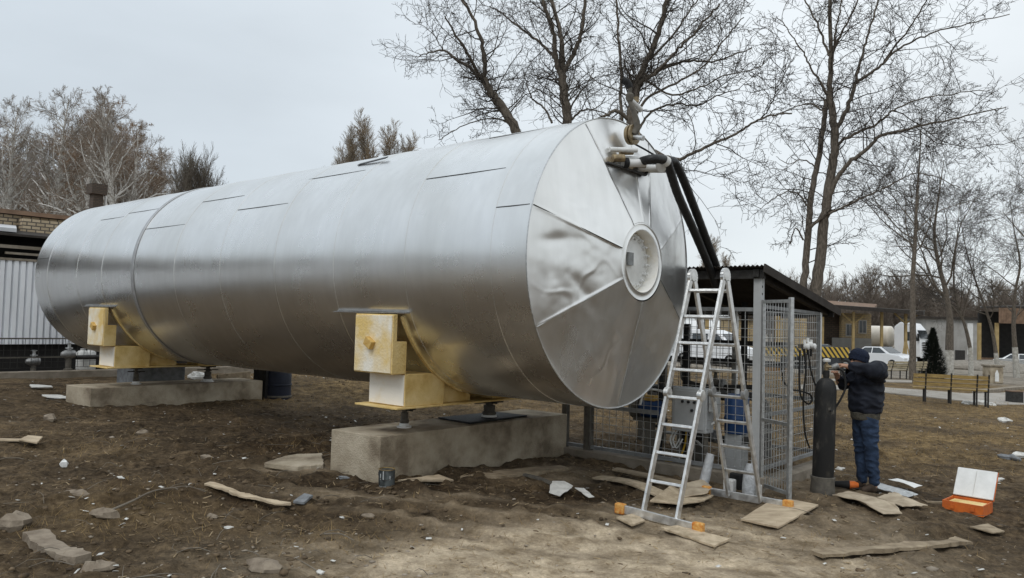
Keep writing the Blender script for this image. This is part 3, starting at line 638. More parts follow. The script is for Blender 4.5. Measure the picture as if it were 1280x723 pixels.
# ------------------------------------------------------------------ hinged aluminium ladder
def make_ladder():
    f0 = gnd(778, 643); f1 = gnd(875, 668); b0 = gnd(885, 620); b1 = gnd(980, 641)
    e = nrm(f1-f0); e[2] = 0; e = nrm(e)
    fc = (f0+f1)/2; bc = (b0+b1)/2; top = (fc+bc)/2; top[2] = 2.36
    top[:2] = at(886, 343, 7.8)[:2]
    t = thing('step_ladder', 'tall hinged aluminium ladder standing open with orange capped stabiliser feet', 'ladder', (top[0], top[1], 0))
    hw = .178
    fwd_ = nrm(np.cross(e, (0, 0, 1)))            # towards the camera side
    if fwd_@(fc-top) < 0: fwd_ = -fwd_
    for base, sg in ((fc, 1), (bc, -1)):
        bz = np.array([base[0], base[1], gzs(base[0], base[1])+.07]); n = fwd_*sg
        tp = top+n*.045-np.array([0, 0, .055]); mid = (bz+tp)/2
        d = nrm(tp-bz)
        for s_ in (-1, 1):
            o = e*hw*s_
            m = MB(); up = np.cross(d, e)
            m.beam(bz+o, mid+o-d*.035, .026, .066, up=up); m.beam(mid+o+d*.035, tp+o, .026, .066, up=up); m.build('rail', 'alu', t, bevel=.004)
            m = MB(); m.lathe([(.001, -.026), (.05, -.024), (.056, -.018), (.056, .018), (.05, .024), (.001, .026)], mid+o, e, 20, close=False)
            m.beam(mid+o-d*.11, mid+o+d*.11, .030, .05, up=up); m.build('mid_hinge', 'fit_alu' if sg < 0 else 'alu', t, smooth=True)
        L = np.linalg.norm(tp-bz)
        for k in range(8):
            c = tp-d*(.11+.285*k)*L/2.42
            m = MB(); m.beam(c-e*(hw-.014), c+e*(hw-.014), .030, .028, up=np.cross(d, e)); m.build('rung', 'alu', t, bevel=.005)
        ends = (f0, f1) if sg > 0 else (b0, b1)
        ln = np.linalg.norm(ends[1]-ends[0])/2
        c = bz-np.array([0, 0, .022]); q0 = c-e*ln; q1 = c+e*ln
        for q in (q0, q1): q[2] = max(gzs(q[0], q[1])+.04, 0.0)+.02
        off = n*.035
        m = MB(); m.beam(q0+off+e*.05, q1+off-e*.05, .028, .078); bar = m.build('stabiliser_bar', 'alu', t, bevel=.004)
        for q, s_ in ((q0, -1), (q1, 1)):
            m = MB(); cc = q+off; m.obox(cc, e*.052, n*.032, (0, 0, .050)); m.build('end_cap', M('orange_yellow_cap', (.66, .40, .13), (.52, .17, .03), 30, .8, c3=(.60, .30, .08)), bar, bevel=.012)
    for s_ in (-1, 1):
        o = e*hw*s_; m = MB()
        pts = [top+o+fwd_*(.062*cos(a))+np.array([0, 0, -.02+.062*sin(a)]) for a in np.linspace(-.5, pi+.5, 13)]
        for i in range(12): m.beam(pts[i], pts[i+1]+(pts[i+1]-pts[i])*.15, .03, .05, up=np.cross(nrm(pts[i+1]-pts[i]), e))
        m.lathe([(.001, -.02), (.045, -.018), (.045, .018), (.001, .02)], top+o-np.array([0, 0, .015]), e, 18, close=False); m.build('top_hinge', 'alu', t, smooth=True)
make_ladder()
# ------------------------------------------------------------------ wire cage with a tilted roof
SA = np.array([2.88, 9.12, 0])
def G(i, j, z): p = SA+A_*i+S_*j; return np.array([p[0], p[1], z])
def wires(m, p, q, z0, z1, dv, dh, r=.0028):
    p = np.asarray(p, float); q = np.asarray(q, float); L = np.linalg.norm((q-p)[:2]); n = max(int(L/dv), 1)
    dirn = nrm(q-p)
    for k in range(n+1):
        c = p+(q-p)*k/n; m.beam((c[0], c[1], z0), (c[0], c[1], z1), r*2, r*2, up=dirn)
    nh = int((z1-z0)/dh)
    for k in range(nh+1):
        z = z0+(z1-z0)*k/nh; m.beam((p[0], p[1], z), (q[0], q[1], z), r*2, r*2)
def make_cage():
    t = thing('wire_cage', 'steel wire mesh cage under a sloping sheet roof with its gate ajar', 'cage', G(1.2, 1, -.05))
    # roof with corrugations running down the slope, on rafters
    m = MB(); n = 56; vs = []; fs = []
    def rz(j): return 2.53-.168*j
    for jj in (-.16, 2.42):
        for k in range(n*2+1):
            i = -.12+3.0*k/(2*n); vs.append(G(i, jj, rz(jj)+(.016 if k % 2 else -.008)))
    k2 = 2*n+1
    for k in range(2*n): fs.append((k, k+1, k2+k+1, k2+k))
    vs2 = [np.array(v)-np.array([0, 0, .006]) for v in vs]; b = len(vs)
    m.add(vs+vs2, fs+[(b+f[3], b+f[2], b+f[1], b+f[0]) for f in fs]+[(k+1, k, b+k, b+k+1) for k in range(2*n)]+[(k2+k, k2+k+1, b+k2+k+1, b+k2+k) for k in range(2*n)]+[(0, k2, b+k2, b), (k2-1, b+k2-1, b+2*k2-1, 2*k2-1)])
    rf = m.build('roof', 'roofdark', t)
    m = MB()
    for i in (0.0, 1.2, 2.4): m.beam(G(i, -.10, rz(-.1)-.065), G(i, 2.36, rz(2.36)-.065), .07, .09)
    m.beam(G(-.09, -.05, rz(-.05)-.07), G(2.8, -.05, rz(-.05)-.07), .05, .10); m.beam(G(-.09, 2.3, rz(2.3)-.07), G(2.8, 2.3, rz(2.3)-.07), .05, .10); m.build('rafter', 'darkmetal', rf)
    m = MB(); m.beam(G(-.135, -.18, rz(-.18)-.03), G(-.135, 2.44, rz(2.44)-.03), .018, .10); m.build('barge_strip', 'roofdark', rf)
    z0 = -.04
    m = MB(); m.obox(G(0, .0, (z0+2.45)/2), A_*.048, S_*.045, (0, 0, (2.45-z0)/2)); p = m.build('corner_post', 'panelgrey', t, bevel=.004)
    m = MB()
    for k in range(26): m.obox(G(.0475, -.02, .2+k*.085), A_*.003, S_*.008, (0, 0, .012)); m.obox(G(-.0485, -.02, .2+k*.085), A_*.003, S_*.008, (0, 0, .012))
    m.build('post_slot', 'void', p)
    for (i, j, w, zt) in ((2.36, 0, .05, .78), (0, 2.0, .03, 2.08), (2.36, 2.0, .04, 2.1), (1.2, 2.0, .035, 2.1), (-.0, 1.02, .022, 2.1), (2.75, .0, .04, 2.4), (2.75, 2.0, .04, 2.1)):
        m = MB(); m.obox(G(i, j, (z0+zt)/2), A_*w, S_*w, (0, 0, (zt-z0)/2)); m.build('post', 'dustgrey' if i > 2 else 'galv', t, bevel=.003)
    m = MB()
    m.beam(G(.05, 0, 2.06), G(2.72, 0, 2.06), .04, .045); m.beam(G(0, .06, 2.1), G(0, 1.97, 2.06), .04, .04); m.beam(G(0, .06, .82), G(0, 1.97, .82), .04, .04); m.beam(G(0, .06, .2), G(0, 1.97, .2), .04, .04)
    m.beam(G(.05, 0, .18), G(2.72, 0, .18), .04, .045); m.beam(G(.05, 2.0, 2.06), G(2.72, 2.0, 2.06), .04, .04); m.beam(G(.05, 2.0, 1.32), G(2.72, 2.0, 1.32), .04, .05); m.beam(G(.05, 2., .9), G(2.72, 2., .9), .04, .05); m.beam(G(.05, 2.0, .2), G(2.72, 2.0, .2), .04, .04)
    m.beam(G(1.3, 0, .74), G(2.72, 0, .74), .04, .045); m.build('rail', 'greysteel', t)
    m = MB(); wires(m, G(.06, 0, 0), G(2.34, 0, 0), .2, 2.04, .10, .10); m.build('mesh_panel', 'galv', t)
    m = MB(); wires(m, G(0, .05, 0), G(0, 1.97, 0), .2, 2.04, .075, .10); m.build('mesh_panel', 'galv', t)
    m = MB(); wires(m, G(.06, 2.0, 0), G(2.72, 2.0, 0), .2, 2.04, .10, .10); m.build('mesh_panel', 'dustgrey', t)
    # gate, swung out towards the ladder
    h = G(-.075, -.04, 0); fr = gnd(986, 627); d = nrm(np.array([fr[0]-h[0], fr[1]-h[1], 0])); w = np.linalg.norm((fr-h)[:2])
    g = MB(); zb, zt = .03, 2.17
    def gp(x, z): q = h+d*x; return (q[0], q[1], z)
    g.beam(gp(0, zb), gp(0, zt), .035, .035, up=d); g.beam(gp(w, zb-.04), gp(w, zt+.02), .042, .042, up=d)
    for z in (zb+.03, .80, zt-.02): g.beam(gp(.02, z), gp(w-.02, z), .032, .036)
    gt = g.build('gate', 'galv', t)
    g = MB(); wires(g, gp(.02, 0), gp(w-.02, 0), zb+.05, zt-.03, .048, .10, .0025); g.build('gate_mesh', 'galv', gt)
    g = MB()
    for z in (.4, 1.75): g.lathe([(.016, -.05), (.016, .05)], np.array(gp(-.01, z)), n=10)
    g.build('gate_hinge', 'darkmetal', gt)
    m = MB(); m.prism([G(-.12, -.10, -.1), G(2.95, -.10, -.1), G(2.95, .08, -.1), G(-.12, .08, -.1)], (0, 0, .24)); m.prism([G(-.12, .085, -.1), G(.1, .085, -.1), G(.1, 2.15, -.1), G(-.12, 2.15, -.1)], (0, 0, .17)); m.build('plinth', 'kerbc', t, bevel=.012)
make_cage()
# things inside the cage
def inside():
    c = at(866, 512, 9.75); t = thing('control_box', 'grey enamel control box on a stand inside the cage', 'control box', (c[0], c[1], 0))
    m = MB(); m.obox(c, A_*.235, S_*.10, (0, 0, .27)); b = m.build('case', 'panelgrey', t, bevel=.012)
    m = MB(); m.obox(c-S_*.104, A_*.20, S_*.006, (0, 0, .235)); d = m.build('door', 'panelgrey', t, bevel=.006)
    for k, (x, z) in enumerate(((-.08, .10), (.0, .10), (.08, .10), (-.05, .0))):
        m = MB(); m.lathe([(.018, 0), (.018, .02), (.012, .026)], c-S_*.11+A_*x+np.array([0, 0, z]), -S_, 12); m.build('knob', 'black', d)
    for s_ in (-1, 1):
        m = MB(); q = c+A_*.18*s_; m.beam((q[0], q[1], -.05), (q[0], q[1], c[2]-.27), .05, .05); m.build('stand_leg', 'dustgrey', t)
    m = MB(); m.obox(c-A_*.30-S_*.02+np.array([0, 0, .12]), A_*.05, S_*.06, (0, 0, .12)); m.build('side_case', 'panelgrey', t, bevel=.006)
    for s_ in (.16, .20):
        m = MB(); q = c+A_*s_-S_*.06-np.array([0, 0, .27]); m.tube(bez([q+np.array([0, 0, .02]), q-np.array([0, 0, .12])+A_*.07, q-np.array([0, 0, .22])+A_*.02, q-np.array([0, 0, .1])-A_*.06]), .009, 6); m.build('cable', 'whiteplastic', t, smooth=True)
    def pump(px, py, Y, lab):
        c = at(px, py, Y); t = thing('pump', lab, 'pump', (c[0], c[1], 0), 'blue pumps in the cage')
        m = MB(); m.lathe([(.02, -.17), (.10, -.17), (.115, -.15), (.115, .10), (.09, .13), (.05, .16)], c, A_, 18); m.build('motor', 'blue', t, smooth=True)
        m = MB(); m.lathe([(.13, .16), (.14, .19), (.14, .25), (.09, .28)], c, A_, 18); m.build('volute', 'dustgrey', t, smooth=True)
        m = MB(); m.obox(c+np.array([0, 0, .14]), A_*.09, S_*.06, (0, 0, .035)); m.build('terminal_box', 'yellowcap', t, bevel=.008)
        m = MB(); m.obox((c[0], c[1], c[2]-.14), A_*.2, S_*.1, (0, 0, .025)); m.beam((c[0], c[1], -.05), (c[0], c[1], c[2]-.16), .12, .12); m.build('pedestal', 'dustgrey', t)
    pump(813, 511, 10.3, 'blue pump with a yellow terminal box nearer the tank')
    pump(872, 525, 10.35, 'blue pump half hidden behind the grey control box')
    p = at(921, 517, 9.9); m = MB(); z = p[2]
    t = thing('blue_barrel', 'upright blue plastic drum on a grey stand in the cage', 'drum', (p[0], p[1], 0))
    m.lathe([(.12, -.25), (.15, -.24), (.15, -.08), (.157, -.07), (.157, -.05), (.15, -.04), (.15, .2), (.12, .24), (.05, .245)], p, n=24); m.build('drum', 'blue', t, smooth=True)
    m = MB(); m.obox((p[0], p[1], (z-.25-.05)/2), A_*.11, S_*.11, (0, 0, (z-.25+.05)/2)); m.build('stand', 'panelgrey', t, bevel=.006)
    m = MB(); m.lathe([(.03, .24), (.03, .30), (.018, .31)], p, n=12); m.build('filler_cap', 'whiteplastic', t)
    for (px, y0, y1, Y, r, lab) in ((931, 378, 512, 10.6, .045, 'thick black upright pipe inside the cage near its corner post'), (859, 405, 540, 10.5, .05, 'black upright pipe inside the cage behind the ladder'), (826, 470, 575, 10.4, .04, 'short black upright pipe by the rear of the tank end')):
        a = at(px, y0, Y); m = MB(); m.tube([(a[0], a[1], -.05), (a[0], a[1], a[2])], r, 12)
        for z in (.5, 1.0, 1.4): 
            if z < a[2]: m.lathe([(r+.03, 0), (r+.03, .03)], (a[0], a[1], z), n=14)
        tag(m.build('standpipe', 'black', smooth=True), lab, 'pipe', 'pipes in the cage')
    for (y, z) in ((455, 1.38), (500, .95)):
        pass
    q = bez([at(800, 506, 10.1), at(806, 490, 10.1), at(822, 488, 10.1), at(846, 500, 10.2), at(862, 540, 10.2), at(880, 560, 10.3)]); m = MB(); m.tube(q, .016, 8); tag(m.build('pipe', 'whiteplastic', smooth=True), 'white bent pipe between the two blue pumps', 'pipe')
    q = bez([at(884, 505, 9.6), at(892, 503, 9.6), at(899, 511, 9.6), at(897, 524, 9.6), at(889, 531, 9.6)]); m = MB(); m.tube(q, .014, 8); tag(m.build('hose', 'whiteplastic', smooth=True), 'looped white hose beside the grey control box', 'hose')
    q = bez([at(822, 577, 10.0), at(838, 577, 9.9), at(850, 570, 9.9), at(856, 556, 9.95), at(858, 540, 10.0)]); m = MB(); m.tube(q, .012, 8); tag(m.build('hose', 'yellowhose', smooth=True), 'thin yellow hose curving below the control box', 'hose')
    m = MB(); q = at(905, 400, 11.0); m.beam(G(.4, 1.9, 1.62), G(2.5, 1.9, 1.62), .05, .07); m.beam(G(.4, 1.9, 1.36), G(2.5, 1.9, 1.36), .05, .05); tag(m.build('pipe_rack', 'darkmetal'), 'dark horizontal pipe rack along the back of the cage', 'rack')
    # stuff at the foot of the mesh
    for (px, py, h, r, lab) in ((878, 612, .40, .055, 'leaning clear grey film roll at the cage plinth'), (935, 622, .36, .07, 'film wrapped bottle between the rear ladder legs')):
        g = gnd(px, py); m = MB(); tl = np.array([.10 if px < 900 else .03, .05, h]); pts = [g+tl*k/6 for k in range(7)]
        m.tube(pts, [r*.9, r, r*1.05, r, r*.95, r*.75 if px > 900 else r*.9, r*.5 if px > 900 else r*.8], 10); tag(m.build('plastic_bottle', 'plasticfilm', smooth=True), lab, 'bottle')
    for (px, py, sz, mat, lab) in ((912, 617, .10, 'whiteplastic', 'small white package beside the wrapped bottle'), (921, 612, .12, 'black', 'small black box beside the wrapped bottle'), (914, 605, .09, 'blue', 'small blue package on the plinth behind the ladder'), (946, 620, .08, 'paper', 'crumpled pale bag by the ladder leg')):
        g = gnd(px, py); m = MB(); m.obox(g+np.array([0, 0, sz*.7]), A_*sz*.6, S_*sz*.5, (0, 0, sz*.8)); tag(m.build('package', mat, bevel=.015), lab, 'package', 'packages by the cage plinth')
inside()
# manifold of white gauges with hanging black cables on the cage corner
def manifold():
    c = at(1004, 433, 9.35); t = thing('gauge_manifold', 'cluster of white gauges with black leads on the cage mesh', 'gauge manifold', c)
    m = MB(); m.beam(c-S_*.12, c+S_*.14, .04, .05); m.build('bar', 'dustgrey', t)
    for k in range(3):
        q = c+S_*(-.10+.11*k)-A_*.05+np.array([0, 0, .02*(k % 2)])
        m = MB(); m.lathe([(.03, 0), (.036, .01), (.036, .05), (.02, .06)], q, -A_, 14); m.tube([q+np.array([0, 0, .03]), q+np.array([0, 0, .08])], .018, 8); m.build('gauge', 'whiteplastic', t, smooth=True)
        m = MB(); m.tube([q-np.array([0, 0, .03]), q-np.array([0, 0, .12])], .014, 8); m.build('stem', 'black', t)
    for pts, r in (([(1000, 438), (999, 470), (1001, 495), (1010, 505), (1015, 500), (1012, 493), (1000, 489), (990, 487), (980, 478), (978, 466)], .011), ([(1006, 438), (1007, 465), (1004, 500), (1006, 540), (1012, 560)], .010), ([(1010, 438), (1014, 465), (1022, 487), (1030, 492)], .010)):
        m = MB(); m.tube(bez([at(x, y, 9.22) for x, y in pts]), r, 6); m.build('lead', 'black', t, smooth=True)
manifold()
# ------------------------------------------------------------------ gas cylinder
def gas():
    b = gnd(1028, 616); t = thing('gas_cylinder', 'tall worn black gas cylinder standing on a dusty round foot', 'gas cylinder', b)
    ax = nrm(np.array([.022, 0, 1])); R_ = .118
    prof = [(R_-.01, .03), (R_, .06), (R_, 1.16)]+[(R_*cos(a)**.8 if a < 1.4 else .035, 1.16+.16*sin(a)) for a in np.linspace(.15, 1.38, 7)]+[(.036, 1.34), (.036, 1.40), (.02, 1.405)]
    m = MB(); m.lathe(prof, b, ax, 36); m.build('body', 'gasblack', t, smooth=True)
    m = MB(); m.lathe([(.132, -.03), (.136, .0), (.128, .13), (.134, .16), (.134, .185), (.121, .19)], b, ax, 30); m.build('foot_ring', 'dustgrey', t, smooth=True)
    v = b+ax*1.40
    m = MB(); m.lathe([(.022, 0), (.026, .03), (.026, .07), (.014, .08), (.014, .11)], v, ax, 14); m.tube([v+ax*.045-S_*.02, v+ax*.045+np.array([.07, -.03, 0])], .018, 10); vv = m.build('valve', 'brass', t, smooth=True)
    m = MB(); m.lathe([(.04, .10), (.045, .11), (.045, .13), (.02, .14)], v, ax, 12); m.build('handwheel', 'whiteplastic', vv, smooth=True)
    m = MB(); q = v+ax*.045+np.array([.07, -.03, 0]); m.lathe([(.03, -.02), (.034, 0), (.034, .05), (.02, .06)], q, (.8, -.3, .4), 14); m.build('regulator', 'fit_alu', t, smooth=True)
    m = MB(); m.tube(bez([q+np.array([.02, 0, -.01]), q+np.array([.10, -.02, -.05]), q+np.array([.13, -.02, -.22]), q+np.array([.08, -.02, -.36]), b+np.array([.125, -.03, .98]), b+np.array([.02, -.15, .95])]), .012, 8); m.build('hose', 'black', t, smooth=True)
gas()
# ------------------------------------------------------------------ person bending over the cylinder valve
def skin_obj(name, joints, edges, mat, parent, sub=2, root=0, folds=0, ff=(9, 9, 16)):
    org = ORG[parent.name] if parent is not None else np.zeros(3)
    me = bpy.data.meshes.new(name); me.from_pydata([tuple(j[0]-org) for j in joints], edges, []); me.update()
    o = bpy.data.objects.new(name, me); COL.objects.link(o); ORG[o.name] = org
    md = o.modifiers.new('skin', 'SKIN'); md.use_smooth_shade = True; md.branch_smoothing = .4
    sv = me.skin_vertices[0].data if me.skin_vertices else None
    if sv is None:
        bpy.context.view_layer.objects.active = o; sv = me.skin_vertices[0].data
    for i, j in enumerate(joints):
        r = j[1]; sv[i].radius = (r, r) if np.isscalar(r) else r
        sv[i].use_root = (i == root)
    s = o.modifiers.new('subd', 'SUBSURF'); s.levels = sub; s.render_levels = sub
    dg = bpy.context.evaluated_depsgraph_get(); ev = o.evaluated_get(dg); nm = bpy.data.meshes.new_from_object(ev)
    o.modifiers.clear(); o.data = nm; nm.materials.clear(); nm.materials.append(MAT[mat]); 
    if folds:                                     # cloth folds: ridged noise pushed along the normals
        from mathutils import noise as mn
        N_ = [v.normal.copy() for v in nm.vertices]
        for v, n_ in zip(nm.vertices, N_):
            p = Vector((v.co.x*ff[0], v.co.y*ff[1], v.co.z*ff[2])); w = mn.noise(p*.5)*.35
            v.co += n_*folds*(.5-1.9*abs(mn.noise(p+Vector((w, w, 0)))))
        nm.update()
    nm.polygons.foreach_set('use_smooth', [True]*len(nm.polygons))
    if parent is not None: o.parent = parent
    return o
def make_person():
    F0 = gnd(1086, 616)
    f = nrm(np.array([-.985, -.17, 0])); lf = np.array([-f[1], f[0], 0])      # facing the cylinder; his left side is towards the camera
    if lf[1] > 0: lf = -lf
    def B(x, y, z): return F0+f*x+lf*y+np.array([0, 0, z])
    J = []; E_ = []
    def j(p, r, prev=None):
        J.append((B(*p), r))
        if prev is not None: E_.append((prev, len(J)-1))
        return len(J)-1
    pel = j((.05, 0, .93), .135); sp = j((.06, 0, 1.12), .125, pel); ch = j((.05, 0, 1.30), .115, sp); nk0 = j((.05, 0, 1.42), .075, ch)
    nk = j((.08, 0, 1.48), .055, nk0); sk0 = j((.15, 0, 1.525), .082, nk); sk1 = j((.152, 0, 1.58), .092, sk0); j((.148, 0, 1.625), .075, sk1)
    jaw = j((.205, 0, 1.485), .045, sk0); nose = j((.248, 0, 1.53), .016, sk0)
    for s_ in (1, -1): j((.135, .09*s_, 1.55), .018, sk0)
    for s_ in (1, -1):
        hp = j((.05, .09*s_, .86), .095, pel); kn = j((.03 + (.015 if s_ < 0 else 0), .09*s_, .49), .062, hp); an = j((-.01 + (.03 if s_ < 0 else 0), .09*s_, .10), .042, kn)
        he = j((.0 + (.03 if s_ < 0 else 0), .09*s_, .05), .038, an); j((.14 + (.03 if s_ < 0 else 0), .10*s_, .035), .034, he)
        sh = j((.03, .13*s_, 1.42 if s_ > 0 else 1.385), .05, ch)
        el = j((.20, .28*s_, 1.435), .050, sh) if s_ > 0 else j((.22, .24*s_, 1.22), .050, sh)
        wr = j((.37, .08*s_+.02, 1.48), .030, el) if s_ > 0 else j((.38, .08*s_, 1.36), .030, el)
        W = J[wr][0]; dir_ = nrm(np.array(J[wr][0])-np.array(J[el][0])); sd = nrm(np.cross(dir_, (0, 0, 1))); u = np.cross(sd, dir_)
        J.append((W+dir_*.05, .030)); E_.append((wr, len(J)-1)); pm = len(J)-1
        for k, (off, ln) in enumerate(((-.030, .065), (-.010, .076), (.010, .070), (.030, .055))):
            a = W+dir_*.095+sd*off; J.append((a, .0105)); E_.append((pm, len(J)-1)); c = a
            for i, bd in enumerate((.5, 1.1)):
                c = c+(dir_*cos(bd)-u*sin(bd))*ln*.5; J.append((c, .009)); E_.append((len(J)-2, len(J)-1))
        a = W+dir_*.04+sd*-.04-u*.005; J.append((a, .012)); E_.append((pm, len(J)-1)); c = a+(dir_*.7-u*.7)*.035; J.append((c, .010)); E_.append((len(J)-2, len(J)-1))
    body = skin_obj('person', J, E_, 'skin', None, 2)
    # move origin to the feet
    body.data.transform(Matrix.Translation(Vector((-F0).tolist()))); body.location = Vector(F0.tolist()); ORG[body.name] = F0
    tag(body, 'person in navy jacket, knit hat and jeans stooping over the gas cylinder valve', 'person')
    def K(name, spec, edges, mat, sub=2, folds=0, ff=(9, 9, 16)): return skin_obj(name, [(B(*p), r) for p, r in spec], edges, mat, body, sub, 0, folds, ff)
    K('jeans', [((.055, 0, .90), .148), ((.055, .075, .80), .112), ((.045, .09, .68), .098), ((.035, .09, .50), .080), ((.012, .09, .30), .072), ((-.012, .09, .07), .064),
                ((.055, -.075, .80), .112), ((.05, -.09, .68), .098), ((.05, -.09, .50), .080), ((.03, -.09, .30), .072), ((.02, -.09, .07), .064), ((.055, 0, 1.06), .140)],
      [(0, 1), (1, 2), (2, 3), (3, 4), (4, 5), (0, 6), (6, 7), (7, 8), (8, 9), (9, 10), (0, 11)], 'jeans', 4, .016, (7, 7, 13))
    K('jacket', [((.055, 0, .885), .180), ((.05, 0, 1.02), .200), ((.045, 0, 1.16), .205), ((.03, 0, 1.30), .210), ((.02, 0, 1.41), .170), ((.05, 0, 1.475), .098),
                 ((-.01, .13, 1.42), .150), ((.02, .20, 1.44), .122), ((.10, .25, 1.45), .100), ((.20, .285, 1.445), .092), ((.29, .19, 1.465), .074), ((.35, .11, 1.478), .056),
                 ((.01, -.15, 1.39), .125), ((.12, -.235, 1.30), .092), ((.22, -.24, 1.23), .078), ((.30, -.16, 1.30), .062), ((.36, -.09, 1.345), .050)],
      [(0, 1), (1, 2), (2, 3), (3, 4), (4, 5), (4, 6), (6, 7), (7, 8), (8, 9), (9, 10), (10, 11), (4, 12), (12, 13), (13, 14), (14, 15), (15, 16)], 'navy', 4, .030, (7, 7, 10))
    m = MB(); m.lathe([(.12, .855), (.150, .85), (.162, .87), (.165, .93), (.15, .94)], B(.055, 0, 0), (0, 0, 1), 26, close=False); m.build('sweater_hem', 'hood', body, smooth=True)
    K('hood', [((-.02, .11, 1.47), .045), ((-.065, .05, 1.485), .060), ((-.075, -.02, 1.485), .062), ((-.04, -.10, 1.47), .045), ((.04, .115, 1.455), .030), ((.03, -.12, 1.455), .030)], [(0, 1), (1, 2), (2, 3), (0, 4), (3, 5)], 'hood')
    c = B(.145, 0, 1.575); m = MB(); ax = nrm(np.array([-f[0]*.30, -f[1]*.30, 1]))
    m.lathe([(.100, -.045), (.112, -.035), (.114, .0), (.112, .012), (.116, .02), (.108, .055), (.085, .09), (.045, .112), (.001, .118)], c, ax, 26, close=False); m.build('knit_hat', 'beanie', body, smooth=True)
    m = MB(); m.blob(B(.085, 0, 1.525), .055, .075, .05, 3, .1); m.build('hair', 'hair', body, smooth=True)
    for s_ in (1, -1):
        m = MB(); m.blob(B(.232, .032*s_, 1.55), .010, .010, .008, 1, .0); m.build('eye', 'black', body, smooth=True)
    for s_, dx in ((1, 0), (-1, .03)):
        K('shoe', [((-.055+dx, .09*s_, .045), .045), ((.02+dx, .09*s_, .055), .052), ((.10+dx, .095*s_, .045), .047), ((.175+dx, .10*s_, .032), .036), ((-.02+dx, .09*s_, .11), .045)], [(0, 1), (1, 2), (2, 3), (1, 4)], 'shoe', 2)
make_person()
# ------------------------------------------------------------------ loose boards, sheets and rubbish on the soil
def slab(name, pix, th, mat, label, cat, lift=.035, lifts=None, bevel=.004, group=None):
    pts = []
    for k, p in enumerate(pix):
        g = gnd(*p); g[2] += lift+(lifts[k] if lifts else 0); pts.append(g)
    zz = np.median([p[2] for p in pts]) if not lifts else None
    rg = random.Random(len(label)*7+int(pix[0][0])); q = []; k = len(pts)
    for i in range(k):
        a, b = pts[i], pts[(i+1) % k]; L = np.linalg.norm(b-a); n = int(min(max(L/.07, 1), 7)); d = nrm(b-a); sd = np.array([-d[1], d[0], 0]); q.append(a)
        for t_ in range(1, n): q.append(a+(b-a)*t_/n+sd*rg.uniform(-1, 1)*min(.012, L*.05)*(1 if mat in ('card', 'paper', 'concrete') else .22)+np.array([0, 0, rg.uniform(-.004, .004)]))
    pts = q
    k = len(pts); m = MB(); vs = pts+[p-np.array([0, 0, th]) for p in pts]
    ar = sum(pts[i][0]*pts[(i+1) % k][1]-pts[(i+1) % k][0]*pts[i][1] for i in range(k))
    fs = [tuple(range(k)), tuple(range(2*k-1, k-1, -1))]+[((i+1) % k, i, k+i, k+(i+1) % k) for i in range(k)]
    if ar < 0: fs = [tuple(reversed(f)) for f in fs]
    m.add(vs, fs); return tag(m.build(name, mat, bevel=bevel), label, cat, group)
def plank(name, pix, w, th, mat, label, cat, lift=.03, lifts=None, group=None, ragged=0, seed=1):
    rr = random.Random(seed); C = [gnd(*p) for p in pix]
    for k, c in enumerate(C): c[2] += lift+(lifts[k] if lifts else 0)
    n = 5; P = bez(C, n); vs = []; fs = []; N = len(P)
    for i in range(N):
        d = P[min(i+1, N-1)]-P[max(i-1, 0)]; d[2] = 0; d = nrm(d); sd = np.array([-d[1], d[0], 0])
        wl = w/2*(1+ragged*rr.uniform(-1, .4)); wr = w/2*(1+ragged*rr.uniform(-1, .4)); tw = ragged*.02*sin(i*.7)
        vs += [P[i]+sd*wl+np.array([0, 0, tw]), P[i]-sd*wr-np.array([0, 0, tw]), P[i]-sd*wr-np.array([0, 0, th]), P[i]+sd*wl-np.array([0, 0, th])]
    for i in range(N-1):
        for j in range(4): fs.append((i*4+j, (i+1)*4+j, (i+1)*4+(j+1) % 4, i*4+(j+1) % 4))
    fs += [(0, 1, 2, 3), tuple((N-1)*4+j for j in (3, 2, 1, 0))]
    m = MB(); m.add(vs, fs); return tag(m.build(name, mat), label, cat, group)
slab('board', [(497, 605), (548, 600.5), (567, 604), (516, 611.5)], .022, 'plywood', 'short pale board lying in front of the near concrete block', 'board')
plank('split_plank', [(259, 611), (285, 618), (303, 626), (322, 631), (345, 634.5), (363, 635)], .095, .018, 'plywood', 'bent pale splintered plank lying alone on dark soil', 'plank', .05, ragged=.3)
slab('slate_piece', [(366, 634), (380, 628.5), (391, 629), (380, 637)], .025, 'slate', 'grey slate fragment at the end of the bent plank', 'slate', .05)
plank('board', [(-6, 555), (26, 557)], .08, .02, 'plywood', 'thin pale board reaching in from the picture edge', 'board', .06)
slab('board', [(24, 560), (34, 552.5), (53, 554), (46, 562)], .02, 'plywood', 'short wide pale board across the end of a thin one', 'board', .08)
slab('concrete_slab', [(330, 584), (356, 575.5), (402, 573), (404, 586), (372, 590)], .06, 'concrete', 'flat broken concrete slab against the near block', 'slab', .05, bevel=.01)
slab('concrete_slab', [(575, 600), (620, 592), (700, 586), (712, 589), (640, 599)], .05, 'plywood2', 'long flat dusty slab along the foot of the near block', 'slab', .03)
plank('plank', [(128, 505), (180, 505), (236, 503)], .14, .03, 'plywood2', 'long thin plank along the foot of the far block', 'plank', .05)
slab('white_board', [(52, 497), (72, 497), (90, 500), (84, 502.5), (60, 500)], .02, 'paper', 'white torn board on the soil by the far block', 'board', .05)
slab('white_board', [(37, 485.6), (64, 485.4), (66, 487), (40, 487.5)], .02, 'paper', 'small white strip before the long kerb', 'board', .05)
plank('osb_board', [(746, 601), (790, 612), (838, 628), (860, 634)], .20, .018, 'osb', 'long thin chipboard strip behind the ladder, nearer one', 'board', .05)
plank('osb_board', [(768, 594), (810, 602), (850, 610), (884, 617)], .16, .018, 'plywood2', 'long weathered plank along the cage plinth', 'board', .06)
